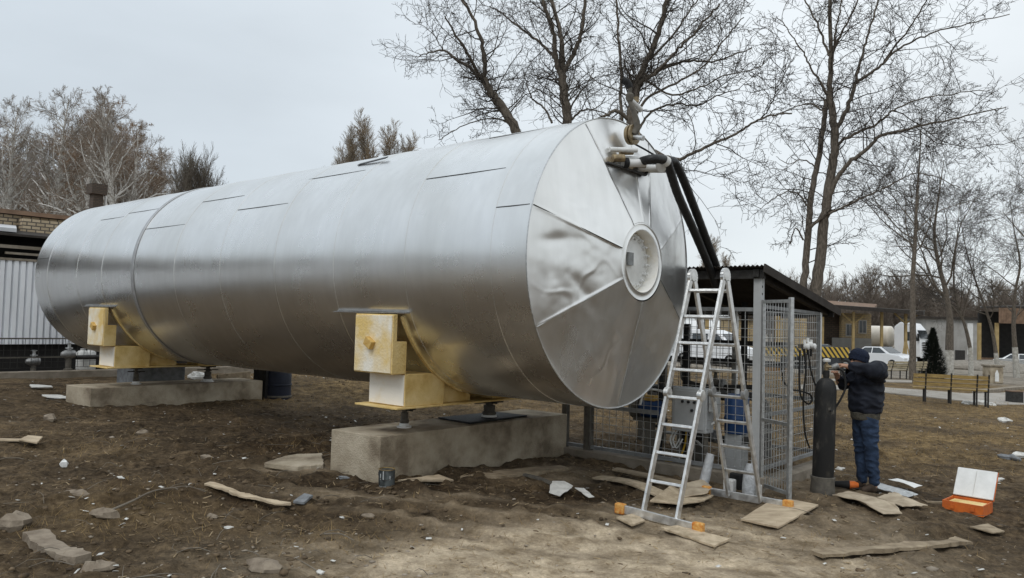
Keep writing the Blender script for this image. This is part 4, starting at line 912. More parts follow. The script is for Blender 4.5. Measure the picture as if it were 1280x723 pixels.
slab('osb_board', [(812, 632), (838, 619), (856, 621), (892, 627), (880, 633), (850, 636)], .018, 'osb', 'broken chipboard piece behind the front ladder legs', 'board', .05, [.0, .03, .0, .02, .01, .0])
slab('cardboard', [(846, 616), (880, 612), (890, 620), (884, 629), (852, 630)], .012, 'card', 'crumpled brown cardboard at the rear ladder foot', 'cardboard', .07, [.02, .05, .01, .04, .0])
slab('osb_board', [(826, 664), (846, 662.5), (912, 679), (893, 687.5)], .022, 'osb', 'chipboard pad under the front ladder foot', 'board', .035)
slab('osb_board', [(770, 653), (795, 646), (806, 654), (790, 660)], .020, 'osb', 'small chipboard offcut under the front end of the ladder bar', 'board', .03)
slab('osb_board', [(926, 653), (961, 632.5), (987, 628.5), (1023, 637), (973, 664.5)], .022, 'plywood', 'clean pale board under the rear ladder foot', 'board', .035)
plank('plank', [(655, 601), (675, 606), (700, 612)], .05, .025, 'dustgrey', 'thin grey stake lying beside the paper scraps', 'stake', .04)
slab('paper_scrap', [(686, 622), (690, 613), (705, 614), (716, 617), (700, 626)], .01, 'paper', 'curled beige paper scrap on dark mud', 'paper', .05, [.0, .05, .06, .02, .0])
slab('paper_scrap', [(718, 618), (730, 619), (743, 627), (736, 628)], .008, 'paper', 'narrow white paper scrap beside the curled beige one', 'paper', .05, [.02, .02, 0, 0])
slab('cardboard', [(1040, 624), (1060, 620), (1090, 626), (1118, 640), (1128, 649), (1104, 647), (1075, 634)], .010, 'card', 'long curved cardboard strip in front of the person', 'cardboard', .04, [0, .01, .01, .03, .0, .0, .03])
slab('cardboard', [(1096, 630), (1118, 625), (1132, 633), (1160, 639), (1128, 643)], .010, 'card', 'torn cardboard sheet overlapping the curved strip', 'cardboard', .055, [.02, .03, .02, 0, .0])
slab('sheet_offcut', [(1086, 607), (1094, 609), (1130, 622), (1148, 626), (1135, 628.5), (1098, 618)], .006, 'galv', 'long grey sheet metal offcut beside the shoe', 'sheet offcut', .05, [.02, .02, .01, .0, .0, .02])
slab('sheet_offcut', [(1110, 611), (1122, 609.5), (1153, 620), (1143, 621.5), (1130, 617)], .006, 'white', 'white curved sheet offcut lying on the grey one', 'sheet offcut', .08, [.03, .03, .03, .02, .04])
plank('stick', [(1142, 628), (1160, 630), (1182, 630.5)], .03, .02, 'plywood2', 'thin stick beside the orange toolbox', 'stick', .03)
plank('plank', [(1019, 700), (1070, 694), (1130, 689), (1180, 684.5), (1205, 681)], .15, .03, 'plywood2', 'long weathered plank lying across the front of the soil', 'plank', .05, ragged=.35)
slab('bark_piece', [(1212, 664), (1235, 660.5), (1256, 669), (1240, 671)], .015, 'plywood2', 'thin brown bark piece below the orange toolbox', 'bark', .04)
slab('paper_scrap', [(1005, 590), (1020, 588), (1044, 593), (1030, 596)], .008, 'paper', 'white paper scrap behind the gas cylinder', 'paper', .04)
for k, (px, py, rx, ry, rz, lab) in enumerate(((80, 583, .055, .045, .045, 'small white cube of stone below the thin boards'), (20, 660, .13, .10, .075, 'pale rounded rock at the frame edge'), (130, 645, .10, .07, .045, 'flat pale rock on the grassy bank'),
    (95, 619, .09, .06, .03, 'pale plaster lump on the bank'), (62, 528, .09, .07, .06, 'grey rubble lump above the boards'), (330, 716, .13, .09, .04, 'flat half buried stone at the lower frame edge'), (258, 574, .07, .05, .03, 'flat soil coloured stone on the mound'),
    (265, 648, .045, .03, .025, 'small grey stone below the bent plank'), (460, 646, .05, .035, .02, 'small flat white stone on the bare soil'), (178, 546, .06, .05, .04, 'round pale stone on the dark ground'), (120, 718, .10, .08, .05, 'round stone at the end of the broken beam'),
    (430, 601, .05, .03, .02, 'small bluish lump at the foot of the near block'))):
    g = gnd(px, py); m = MB(); m.blob(g+np.array([0, 0, rz*.35]), rx, ry, rz, k+5, .55, 9, 6); tag(m.build('rock', 'rock' if k not in (0, 11) else ('white' if k == 0 else 'slate'), smooth=True, ang=30), lab, 'rock', 'stones on the soil')
plank('concrete_beam', [(44, 676), (62, 690), (84, 701), (104, 706)], .16, .10, 'rock', 'broken half buried concrete beam on the bank', 'beam', .055, ragged=.25)
# thin dry branches
for pts, r, lab in (([(140, 645), (165, 634), (190, 624), (215, 619), (222, 620)], .010, 'dry forked branch lying on the dark soil'), ([(215, 619), (235, 618), (257, 622)], .006, 'thin dry twig beside the forked branch'), ([(405, 676), (425, 679), (442, 684)], .007, 'short pale twig near the front of the yard')):
    m = MB(); P = bez([gnd(*p)+np.array([0, 0, .05]) for p in pts], 5); m.tube(P, [r*(1-.6*i/len(P)) for i in range(len(P))], 6); tag(m.build('dry_branch', 'twiglight', smooth=True), lab, 'branch')
# paint can
def paint_can():
    g = gnd(483, 610); t = thing('paint_can', 'dark paint can with a yellow rim beside the near block', 'can', g)
    m = MB(); m.lathe([(.080, -.02), (.083, .0), (.083, .17), (.080, .175)], g, n=28); m.build('body', M('dark_can_label', (.09, .10, .10), (.02, .024, .024), 9, .5, lo=.45, hi=.6, stretch=(1, 1, .5)), t, smooth=True)
    for z in (.004, .172):
        m = MB(); m.lathe([(.083, z), (.087, z+.002), (.087, z+.010), (.08, z+.012)], g, n=28, close=False); m.build('rim', 'galv' if z < .1 else 'brass', t, smooth=True)
    m = MB(); m.lathe([(.001, .168), (.08, .168), (.082, .178)], g, n=28, close=False); m.build('paint_surface', 'yellowcap', t)
    m = MB()
    for k, hh in ((0, .03), (1, .045), (3, .02)):
        a = -pi/2-.7+k*.42; q = g+np.array([cos(a)*.0835, sin(a)*.0835, .08+hh]); m.obox(q, (-sin(a)*.006, cos(a)*.006, 0), (cos(a)*.001, sin(a)*.001, 0), (0, 0, hh))
    m.build('label_stripe', 'panelgrey', t)
    m = MB(); m.tube([g+np.array([.085*cos(a), -.085*abs(sin(a))*1.0-.01, .15-.07*sin(a)]) for a in np.linspace(0, pi, 12)], .003, 5); m.build('wire_handle', 'darkmetal', t)
paint_can()
# orange toolbox with its white lid open
def toolbox():
    b = gnd(1229, 647); e = np.array([.70, -.714, 0]); w = .40; a = b-e*w; n = np.array([-e[1], e[0], 0]); z0 = gzs(a[0], a[1])-.01; d = .36; h = .115
    t = thing('toolbox', 'open orange toolbox with a white inner lid', 'toolbox', (a[0], a[1], z0))
    def P(x, y, z): return np.array([a[0], a[1], z0])+e*x+n*y+np.array([0, 0, z])
    m = MB()
    for x0, x1, y0, y1 in ((0, w, 0, .012), (0, w, d-.012, d), (0, .012, .0125, d-.0125), (w-.012, w, .0125, d-.0125)):
        m.prism([P(x0, y0, 0), P(x1, y0, 0), P(x1, y1, 0), P(x0, y1, 0)], (0, 0, h))
    m.prism([P(.013, .013, 0), P(w-.013, .013, 0), P(w-.013, d-.013, 0), P(.013, d-.013, 0)], (0, 0, .02)); m.build('tray', 'orange', t)
    m = MB(); m.prism([P(.02, .02, .025), P(w-.02, .02, .025), P(w-.02, d-.02, .025), P(.02, d-.02, .025)], (0, 0, h-.05)); m.build('inner_tray', 'foam', t, bevel=.008)
    up = n*.52+np.array([0, 0, .80]); up = nrm(up); nn = np.cross(e, up)
    m = MB(); o = P(w/2, d+.012, h+.01); m.obox(o+up*.17, e*(w/2), up*.17, nn*.012); m.build('lid', 'white', t, bevel=.008)
    m = MB(); m.obox(o+up*.17-nn*.02, e*(w/2+.006), up*.175, nn*.006); m.build('lid_shell', 'orange', t, bevel=.004)
    m = MB(); m.obox(o+up*.17+nn*.0145, e*.003, up*.15, nn*.002); m.build('lid_fold', 'paper', t)
    m = MB()
    for x in (.25, .75): m.obox(P(w*x, -.008, h*.55), e*.02, n*.006, (0, 0, .022)); 
    m.build('latch', 'orange', t)
toolbox()
# black power tool with an orange body lying by the shoe
def tool():
    g = gnd(1056, 612)+np.array([0, 0, .055]); t = thing('angle_grinder', 'black and orange power tool lying beside the gas cylinder', 'power tool', g)
    d = nrm(np.array([.97, -.25, 0])); s_ = np.array([-d[1], d[0], 0])
    m = MB(); m.tube([g-d*.16, g-d*.1, g-d*.02, g+d*.05], [.032, .036, .042, .05], 12); m.build('handle', 'black', t, smooth=True)
    m = MB(); m.tube([g+d*.05, g+d*.10, g+d*.15], [.048, .05, .03], 12); m.build('gear_head', 'orange', t, smooth=True)
    m = MB(); m.lathe([(.02, -.035), (.075, -.03), (.075, -.024), (.02, -.02)], g+d*.13, (0, 0, 1), 20); m.build('guard', 'darkmetal', t, smooth=True)
    m = MB(); m.tube([g+d*.1+s_*.05, g+d*.1+s_*.16], .018, 8); m.build('side_handle', 'black', t, smooth=True)
tool()
# crumpled white rubbish further off: each bag its own blob
for k, (px, py, r, lab) in enumerate(((1211, 506, .16, 'white crumpled bag in dry grass below the bench end'), (1224, 506, .20, 'long flat white bag beside other litter by the bench'), (1238, 507, .13, 'small pale litter piece past the bench leg'), (1255, 528, .16, 'white litter on brown grass, lone'), (1276, 573, .13, 'white crumpled cloth at the edge of the mud'),
                                      (1246, 602, .07, 'grey white scrap behind the toolbox'), (1222, 636, .05, 'small grey plastic bit beside the toolbox'), (1262, 576, .12, 'dark grey crumpled film on the mud'), (247, 474, .22, 'white bag on the soil between the far jacks'), (1050, 588, .06, 'white paper bit behind the boots'),
                                      (150, 609, .03, 'tiny white scrap on the bank'), (286, 664, .03, 'tiny white scrap amid the dry stems'), (426, 654, .025, 'tiny white scrap in the middle of the soil'), (400, 717, .03, 'tiny white scrap at the lower frame edge'), (672, 652, .02, 'tiny white scrap on the sandy patch'))):
    g = gnd(px, py); m = MB(); rr = random.Random(k); n = 16
    m.blob(g+np.array([0, 0, r*.25]), r, r*.7, r*.42, k+40, .7, 12, 8); tag(m.build('crumpled_litter', 'slate' if k == 7 else 'paper'), lab, 'litter', 'crumpled rubbish')
# ------------------------------------------------------------------ things beyond the far block
slab_c = pix_l(194, 472, 10.9)
m = MB(); m.obox(T(10.6, -.1, .58), A_*.35, S_*.50, (0, 0, .22)); tag(m.build('concrete_block', 'slate', bevel=.02), 'plain grey block standing behind the far block', 'concrete block')
m = MB(); q0 = pix_l(272, 476, 10.2); q1 = pix_l(313, 473, 10.2); m.prism([q0+np.array([0, 0, -.1]), q1+np.array([0, 0, -.1]), q1+np.array([0, 0, .14]), q0+np.array([0, 0, .12])], A_*.05); tag(m.build('board', 'plywood2', bevel=.005), 'upright brown board behind the far jacks', 'board')
g = gnd(347, 497); t = thing('water_drum', 'dark blue drum with a dusty rim beside the far block', 'drum', g)
m = MB(); m.lathe([(.24, -.05), (.25, 0), (.25, .22), (.262, .23), (.262, .25), (.25, .26), (.25, .5), (.235, .53), (.2, .535)], g, n=28); m.build('drum', M('dark_blue_drum', (.016, .02, .036), (.01, .013, .022), 6, .6), t, smooth=True)
m = MB(); m.lathe([(.262, .0), (.266, .02), (.262, .04)], g, n=28, close=False); m.build('drum_hoop', 'dustgrey', t, smooth=True)
m = MB(); q = gnd(331, 499); m.obox(q+np.array([-.02, .3, .27]), A_*.22, S_*.22, (0, 0, .30)); tag(m.build('crate', 'black', bevel=.01), 'black crate behind the dark blue drum', 'crate')
# ------------------------------------------------------------------ far left building and fence
def left_building():
    t = thing('low_building', 'low brick building with grey corrugated wall and brick chimney behind the tank', 'building', T(16.2, 2, .3))
    L0 = 15.0; u0, u1 = 30., -6.0
    m = MB(); n = int((u0-u1)/.027); pts = []
    for k in range(n+1):                                 # trapezoid corrugations
        u = u1+(u0-u1)*k/n; ph = k % 5; pts.append((u, L0-(0 if ph == 0 else .075)))
    vs = []; fs = []
    for u, l in pts: vs += [T(l, u, 1.04), T(l, u, 2.88)]
    for k in range(len(pts)-1): fs.append((2*k, 2*k+2, 2*k+3, 2*k+1))
    b = len(vs); vs += [v+A_*.03 for v in vs]; fs += [(b+f[3], b+f[2], b+f[1], b+f[0]) for f in fs]
    m.add(vs, fs); m.build('corrugated_wall', 'corr', t)
    m = MB(); m.prism([T(15.1, u0, .2), T(15.1, u1, .2), T(15.1, u1, 1.03), T(15.1, u0, 1.03)], A_*.1); m.prism([T(15.9, u0, .2), T(15.9, u1, .2), T(15.9, u1, 3.6), T(15.9, u0, 3.6)], A_*.1); m.build('recess', 'void', t)  # near-black sheets: shade below the wall and under the canopy put into colour
    m = MB(); m.beam(T(14.94, u0, 2.90), T(14.94, u1, 2.90), .08, .05); m.beam(T(14.9, u0, 3.17), T(14.9, u1, 3.17), .08, .07); m.beam(T(14.9, 1.2, 3.03), T(14.9, -5, 3.03), .05, .05); m.build('wall_rail', 'kerbc', t)
    m = MB(); m.prism([T(14.78, u0, 3.40), T(14.78, u1, 3.40), T(16.3, u1, 3.62), T(16.3, u0, 3.62)], (0, 0, .05)); c = m.build('canopy', 'roofdark', t)
    m = MB(); m.prism([T(14.9, u0, 3.49), T(14.9, 1.0, 3.49), T(16.28, .6, 3.68), T(16.28, u0, 3.68)], (0, 0, .09)); m.build('roof_sheet', 'rooflight', c, bevel=.006)
    m = MB(); m.prism([T(16.35, u0, .2), T(16.35, u1, .2), T(16.35, u1, 4.02), T(16.35, u0, 4.02)], A_*.38); w = m.build('brick_wall', 'brickyellow', t); box_uv(w, 2.6)
    m = MB(); m.prism([T(16.0, .55, 3.55), T(16.0, -1.6, 3.55), T(16.0, -1.6, 3.93), T(16.0, .55, 3.93)], A_*.345); w = m.build('brick_wall', 'brickyellow', t); box_uv(w, 2.6)
    m = MB(); m.prism([T(16.2, u0, 4.022), T(16.2, u1, 4.022), T(21, u1, 4.4), T(21, u0, 4.4)], (0, 0, .10)); m.build('roof', 'rust', t)
    m = MB(); m.prism([T(16.75, u0, .2), T(16.75, u1, .2), T(16.75, u1, 4.0), T(16.75, u0, 4.0)], A_*4.2); w = m.build('wall', 'brickdark', t); box_uv(w, 1.0)
    m = MB(); q = T(18, -1.82, 4.0); m.obox(q+np.array([0, 0, .45]), A_*.13, S_*.13, (0, 0, .55)); m.obox(q+np.array([0, 0, 1.12]), A_*.20, S_*.20, (0, 0, .14)); ch = m.build('chimney', 'brickdark', t); box_uv(ch, 3.0)
    m = MB(); m.tube([q+np.array([0, 0, .3])-S_*-.24, q+np.array([0, 0, .98])-S_*-.24], .035, 8); m.build('vent_pipe', 'whiteplastic', ch)
left_building()
m = MB(); m.prism([T(13.95, 24, .2), T(13.95, -8, .1), T(14.2, -8, .1), T(14.2, 24, .2)], (0, 0, .38)); tag(m.build('kerb_wall', 'kerbc', bevel=.015), 'long low concrete kerb under the dark mesh fence', 'kerb')
def left_fence():
    t = thing('mesh_fence', 'dark low wire fence standing on the far kerb', 'fence', T(14.08, 4, .5))
    m = MB()
    for k in range(9): m.beam(T(14.08, 16-k*2.4, .55), T(14.08, 16-k*2.4, 1.22), .045, .045)
    m.beam(T(14.08, 16, 1.20), T(14.08, -3.2, 1.20), .03, .03); m.beam(T(14.08, 16, .80), T(14.08, -3.2, .80), .025, .025); m.build('fence_frame', 'dustgrey', t)
    m = MB(); wires(m, T(14.08, 16, 0), T(14.08, -3.2, 0), .58, 1.2, .13, .12, .004); m.build('fence_mesh', 'darkmetal', t)
left_fence()
def far_pump(px, py, l, lab, s=.62):
    c = pix_l(px, py, l); t = thing('pump_valve', lab, 'pump', (c[0], c[1], .5), 'pipework behind the far kerb')
    m = MB(); m.lathe([(r*s, h*s) for r, h in [(.03, -.2), (.13, -.19), (.15, -.1), (.15, .1), (.1, .2), (.06, .25)]], c, -S_, 16); m.build('casing', 'fit_alu', t, smooth=True)
    m = MB(); m.lathe([(r*s, h*s) for r, h in [(.07, 0), (.07, .18), (.12, .19), (.12, .23), (.05, .24), (.05, .36), (.1, .37), (.1, .40)]], c, (0, 0, 1), 14); m.build('riser', 'galv', t, smooth=True)
    m = MB(); m.lathe([(r*s, h) for r, h in [(.09, .0), (.09, -.3), (.14, -.31), (.14, -.34)]], c, (0, 0, 1), 14); m.build('foot', 'dustgrey', t, smooth=True)
far_pump(86, 443, 13.6, 'grey pump with upright valve before the black pit by the tank end')
far_pump(42, 452, 14.6, 'brownish round pump behind the dark wire fence')
m = MB(); q = pix_l(95, 447, 13.6); m.tube([q, q-S_*-0-A_*.0+S_*3.5], .05, 10); tag(m.build('pipe', 'darkmetal', smooth=True), 'dark horizontal pipe passing under the far tank end', 'pipe')
for px, lab in ((103, 'white can standing left behind the far saddle'), (112, 'wider white can beside the other under the tank end')):
    q = pix_l(px, 450, 14.3); m = MB(); m.lathe([(.12, -.22), (.13, -.2), (.13, .16), (.1, .2), (.05, .21), (.05, .25)], q, n=16); tag(m.build('canister', 'whiteplastic', smooth=True), lab, 'canister')
# ------------------------------------------------------------------ benches, bin, planter
def bench(p0, p1, mat, label, tilt=True):
    a = gnd(*p0); b = gnd(*p1); d = b-a; d[2] = 0; L = np.linalg.norm(d); d = nrm(d); n = np.array([-d[1], d[0], 0]); z = (gzs(a[0], a[1])+gzs(b[0], b[1]))/2
    if n[1] < 0: n = -n                                      # n points away from the camera: the bench faces away
    t = thing('park_bench', label, 'bench', (a[0], a[1], z), 'slatted benches beside the path')
    def P(x, y, h): return np.array([a[0], a[1], z])+d*x+n*y+np.array([0, 0, h])
    for i in range(4):
        m = MB(); m.beam(P(.0, .02+i*.11, .46), P(L, .02+i*.11, .46), .09, .035); m.build('seat_slat', mat, t)
    for i in range(3):
        m = MB(); m.beam(P(-.02, -.06-.03*i, .60+i*.125), P(L, -.06-.03*i, .60+i*.125), .035, .105); m.build('back_slat', mat, t)
    for x in (.32, L*.5, L-.32, L-.02):
        m = MB(); m.beam(P(x, .0, -.05), P(x, -.02, .46), .045, .045); m.beam(P(x, -.03, .44), P(x, -.155, .95), .04, .035); m.build('leg', 'darkmetal', t)
        m = MB(); m.beam(P(x, .36, -.05), P(x, .36, .44), .045, .045); m.beam(P(x, .0, .425), P(x, .40, .425), .04, .03); m.build('leg', 'darkmetal', t)
bench((1142, 502), (1236, 510), 'benchyellow', 'yellow slatted park bench with its back turned, beside the paved path')
bench((1108, 474), (1157, 475), 'benchgrey', 'pale slatted bench in front of the white truck')
g = gnd(1268, 504); t = thing('litter_bin', 'small black square bin beside the paved path', 'bin', g)
m = MB(); m.box(g[0]-.19, g[0]+.19, g[1]-.19, g[1]+.19, g[2]-.02, g[2]+.38); m.build('box', 'darkmetal', t, bevel=.01)
m = MB(); m.box(g[0]-.2, g[0]+.2, g[1]-.2, g[1]+.2, g[2]+.382, g[2]+.41); m.build('rim', 'rust', t)
g = gnd(1241, 479); t = thing('concrete_planter', 'dirty concrete planter with a white pointed mark', 'planter', g)
m = MB(); w = .34
m.prism([g+np.array([-w*1.0, -w, 0]), g+np.array([w*1.0, -w, 0]), g+np.array([w*1.0, w, 0]), g+np.array([-w, w, 0])], (0, 0, .85)); m.build('body', 'concrete', t, bevel=.03)
m = MB(); m.prism([g+np.array([-w*1.15, -w*1.15, .852]), g+np.array([w*1.15, -w*1.15, .852]), g+np.array([w*1.15, w*1.15, .852]), g+np.array([-w*1.15, w*1.15, .852])], (0, 0, .09)); m.build('lip', 'kerbc', t, bevel=.02)
m = MB(); c = g+np.array([.0, -w-.004, .1]); m.prism([c+np.array([-.1, 0, 0]), c+np.array([.1, 0, 0]), c+np.array([.1, 0, .4]), c+np.array([0, 0, .62]), c+np.array([-.1, 0, .4])], (0, -.008, 0)); m.build('white_mark', 'white', t)
# ------------------------------------------------------------------ vehicles
def vehicle(name, label, cat, pos, fdir, prof, W, mat, glass, wheels, wr, lights, zb, group=None, glassn=None):
    f = nrm(np.array([fdir[0], fdir[1], 0])); s = np.array([-f[1], f[0], 0]); p0 = np.array(pos)
    t = thing(name, label, cat, p0, group)
    def P(x, y, z): return p0+f*x+s*y+np.array([0, 0, z])
    m = MB(); hw = W/2; k = len(prof)
    ins = [hw*(1-.16*max(0, (z-glass[0])/(glass[1]-glass[0]+1e-6))) if z > glass[0] else hw for x, z in prof]
    vs = [P(x, i, z) for (x, z), i in zip(prof, ins)]+[P(x, -i, z) for (x, z), i in zip(prof, ins)]
    m.add(vs, [tuple(range(k)), tuple(range(2*k-1, k-1, -1))]+[((i+1) % k, i, k+i, k+(i+1) % k) for i in range(k)])
    m.build('body', mat, t, bevel=.05)
    for poly in glassn['side']:
        for sg in (1, -1):
            g = MB(); v = [P(x, sg*(hw*(1-.16*max(0, (z-glass[0])/(glass[1]-glass[0])))+.006), z) for x, z in poly]; g.prism(v, s*sg*-.02); g.build('window', 'glass', t)
    for (x0, z0), (x1, z1) in glassn['ends']:
        w0 = hw*.82; w1 = hw*.70; nn = nrm(np.cross(P(x1, 0, z1)-P(x0, 0, z0), s)); nn = nn if nn@(P((x0+x1)/2, 0, (z0+z1)/2)-P(0, 0, .6)) > 0 else -nn
        g = MB(); g.prism([P(x0, w0, z0)+nn*.055*.2, P(x0, -w0, z0)+nn*.011, P(x1, -w1, z1)+nn*.011, P(x1, w1, z1)+nn*.011], nn*.012); g.build('windscreen', 'glass', t)
    for x in wheels:
        for sg in (1, -1):
            q = P(x, sg*(hw-.10), wr); g = MB(); g.lathe([(wr*.6, -.11), (wr*.95, -.11), (wr, -.08), (wr, .08), (wr*.95, .11), (wr*.6, .11)], q, s*sg, 22); w = g.build('wheel', 'tyre', t, smooth=True)
            g = MB(); g.lathe([(wr*.62, .10), (wr*.60, .118), (wr*.2, .105), (.01, .11)], q, s*sg, 18, close=False); g.build('rim', 'galv', w, smooth=True)
    for x, z, y, w, h, mt in lights:
        for sg in (1, -1):
            g = MB(); g.obox(P(x, sg*y, z), f*.03, s*w, (0, 0, h)); g.build('headlight' if x > 0 else 'tail_light', mt, t, bevel=.02)
    return t
car_prof = [(-2.1, .35), (-2.15, .85), (-1.95, .98), (-1.45, 1.02), (-.85, 1.42), (.35, 1.45), (1.05, 1.02), (1.75, .92), (2.1, .75), (2.15, .4), (2.0, .25), (-2.0, .25)]
cg = dict(side=[[(-1.25, 1.0), (-.80, 1.36), (-.25, 1.39), (-.25, 1.0)], [(-.18, 1.0), (-.18, 1.39), (.30, 1.39), (.85, 1.02)]], ends=[((1.03, 1.04), (.37, 1.44)), ((-1.43, 1.03), (-.87, 1.41))])
cl = [(2.10, .68, .6, .17, .07, 'whiteplastic'), (-2.13, .78, .6, .15, .07, 'rust')]
def gpos(px, Y): x = (ray(px, 430)*Y)[0]; return np.array([x, Y, gzs(x, Y)])
vehicle('parked_car', 'white hatchback parked beyond the stooping person', 'car', gpos(1102, 56), (.55, -.83), car_prof, 1.75, 'carwhite', (1.0, 1.45), (-1.3, 1.3), .31, cl, 0, 'parked cars', cg)
vehicle('parked_car', 'dark grey car parked beside striped barrier', 'car', gpos(1027, 46), (.9, -.4), car_prof, 1.75, 'cardark', (1.0, 1.45), (-1.3, 1.3), .31, cl, 0, 'parked cars', cg)
van_prof = [(-2.2, .35), (-2.25, 1.0), (-2.15, 1.85), (-1.9, 1.95), (.2, 1.93), (.75, 1.75), (1.35, 1.15), (2.05, .95), (2.2, .6), (2.15, .3), (-2.0, .28)]
vg = dict(side=[[(.15, 1.18), (.15, 1.72), (.62, 1.68), (1.12, 1.18)], [(-.9, 1.2), (-.9, 1.72), (.02, 1.72), (.02, 1.2)]], ends=[((1.30, 1.22), (.80, 1.72))])
vehicle('parked_van', 'small white van seen through the cage mesh', 'van', gpos(893, 43), (.75, -.66), van_prof, 1.8, 'carwhite', (1.1, 1.95), (-1.4, 1.35), .33, [(2.12, .80, .62, .14, .12, 'whiteplastic'), (-2.22, 1.1, .75, .06, .2, 'rust')], 0, 'parked cars', vg)
def truck():
    p0 = gpos(1124, 76); p0[2] = gzs(p0[0], p0[1]); f = nrm(np.array([.68, -.73, 0])); s = np.array([-f[1], f[0], 0])
    t = thing('tanker_truck', 'white tractor truck with a cream tank trailer by the grey wall', 'truck', p0)
    def P(x, y, z): return p0+f*x+s*y+np.array([0, 0, z])
    hw = 1.25
    def pr(prof, w0, name, mat, par=t, bevel=.06):
        m = MB(); m.prism([P(x, -w0, z) for x, z in prof], s*2*w0); return m.build(name, mat, par, bevel=bevel)
    cabp = [(0, .95), (0, 3.35), (.5, 3.78), (1.5, 3.70), (2.0, 3.1), (2.3, 2.3), (2.4, 1.3), (2.4, .55), (.2, .55)]
    cab = pr(cabp, hw, 'cab', 'carwhite')
    for sg in (-1, 1):
        m = MB(); m.prism([P(1.15, sg*1.256, 2.05), P(2.15, sg*1.256, 2.05), P(1.95, sg*1.256, 2.85), P(1.2, sg*1.256, 2.9)], s*sg*.01); m.build('window', 'glass', cab)
        m = MB(); m.obox(P(2.38, sg*.95, .95), f*.06, s*.22, (0, 0, .13)); m.build('headlight', 'whiteplastic', cab, bevel=.03)
        m = MB(); m.obox(P(2.25, sg*1.42, 2.4), f*.08, s*.10, (0, 0, .35)); m.build('mirror', 'black', cab, bevel=.03)
    m = MB(); a, b = P(2.31, 0, 2.25), P(2.03, 0, 3.05); n = nrm(np.cross(s, b-a)); n = n if n@f > 0 else -n
    m.prism([a-s*1.12+n*.02, a+s*1.12+n*.02, b+s*1.05+n*.02, b-s*1.05+n*.02], n*.015); m.build('windscreen', 'glass', cab)
    m = MB()
    for k in range(4): m.obox(P(2.43, 0, 1.22+k*.22), f*.02, s*.85, (0, 0, .065))
    m.build('grille', 'darkmetal', cab)
    m = MB(); m.obox(P(2.42, 0, .62), f*.08, s*1.22, (0, 0, .16)); m.build('bumper', 'carwhite', cab, bevel=.04)
    m = MB(); m.lathe([(.3, -.08), (.9, -.03), (1.05, .1), (1.05, 5.4), (.9, 5.55), (.2, 5.6)], P(-.7, 0, 2.35), -f, 36); tk = m.build('tank', 'tankcream', t, smooth=True)
    m = MB(); m.beam(P(-6.2, -.4, 1.0), P(.6, -.4, 1.0), .18, .26); m.beam(P(-6.2, .4, 1.0), P(.6, .4, 1.0), .18, .26); m.build('chassis', 'darkmetal', t)
    m = MB(); q = P(-6.35, .5, 1.2); 
    for o in (-.2, .2): m.tube([q+s*o, q+s*o+np.array([0, 0, 2.3])], .03, 6)
    for k in range(7): m.tube([q-s*.2+np.array([0, 0, .2+k*.32]), q+s*.2+np.array([0, 0, .2+k*.32])], .02, 5)
    m.build('tank_ladder', 'white', tk)
    for x in (1.5, -1.2, -4.3, -5.5):
        for sg in (1, -1):
            m = MB(); m.lathe([(.3, -.16), (.48, -.16), (.52, -.1), (.52, .1), (.48, .16), (.3, .16)], P(x, sg*1.05, .52), s*sg, 22); w = m.build('wheel', 'tyre', t, smooth=True)
            m = MB(); m.lathe([(.3, .15), (.28, .17), (.1, .1), (.01, .1)], P(x, sg*1.05, .52), s*sg, 16, close=False); m.build('rim', 'galv', w, smooth=True)
truck()
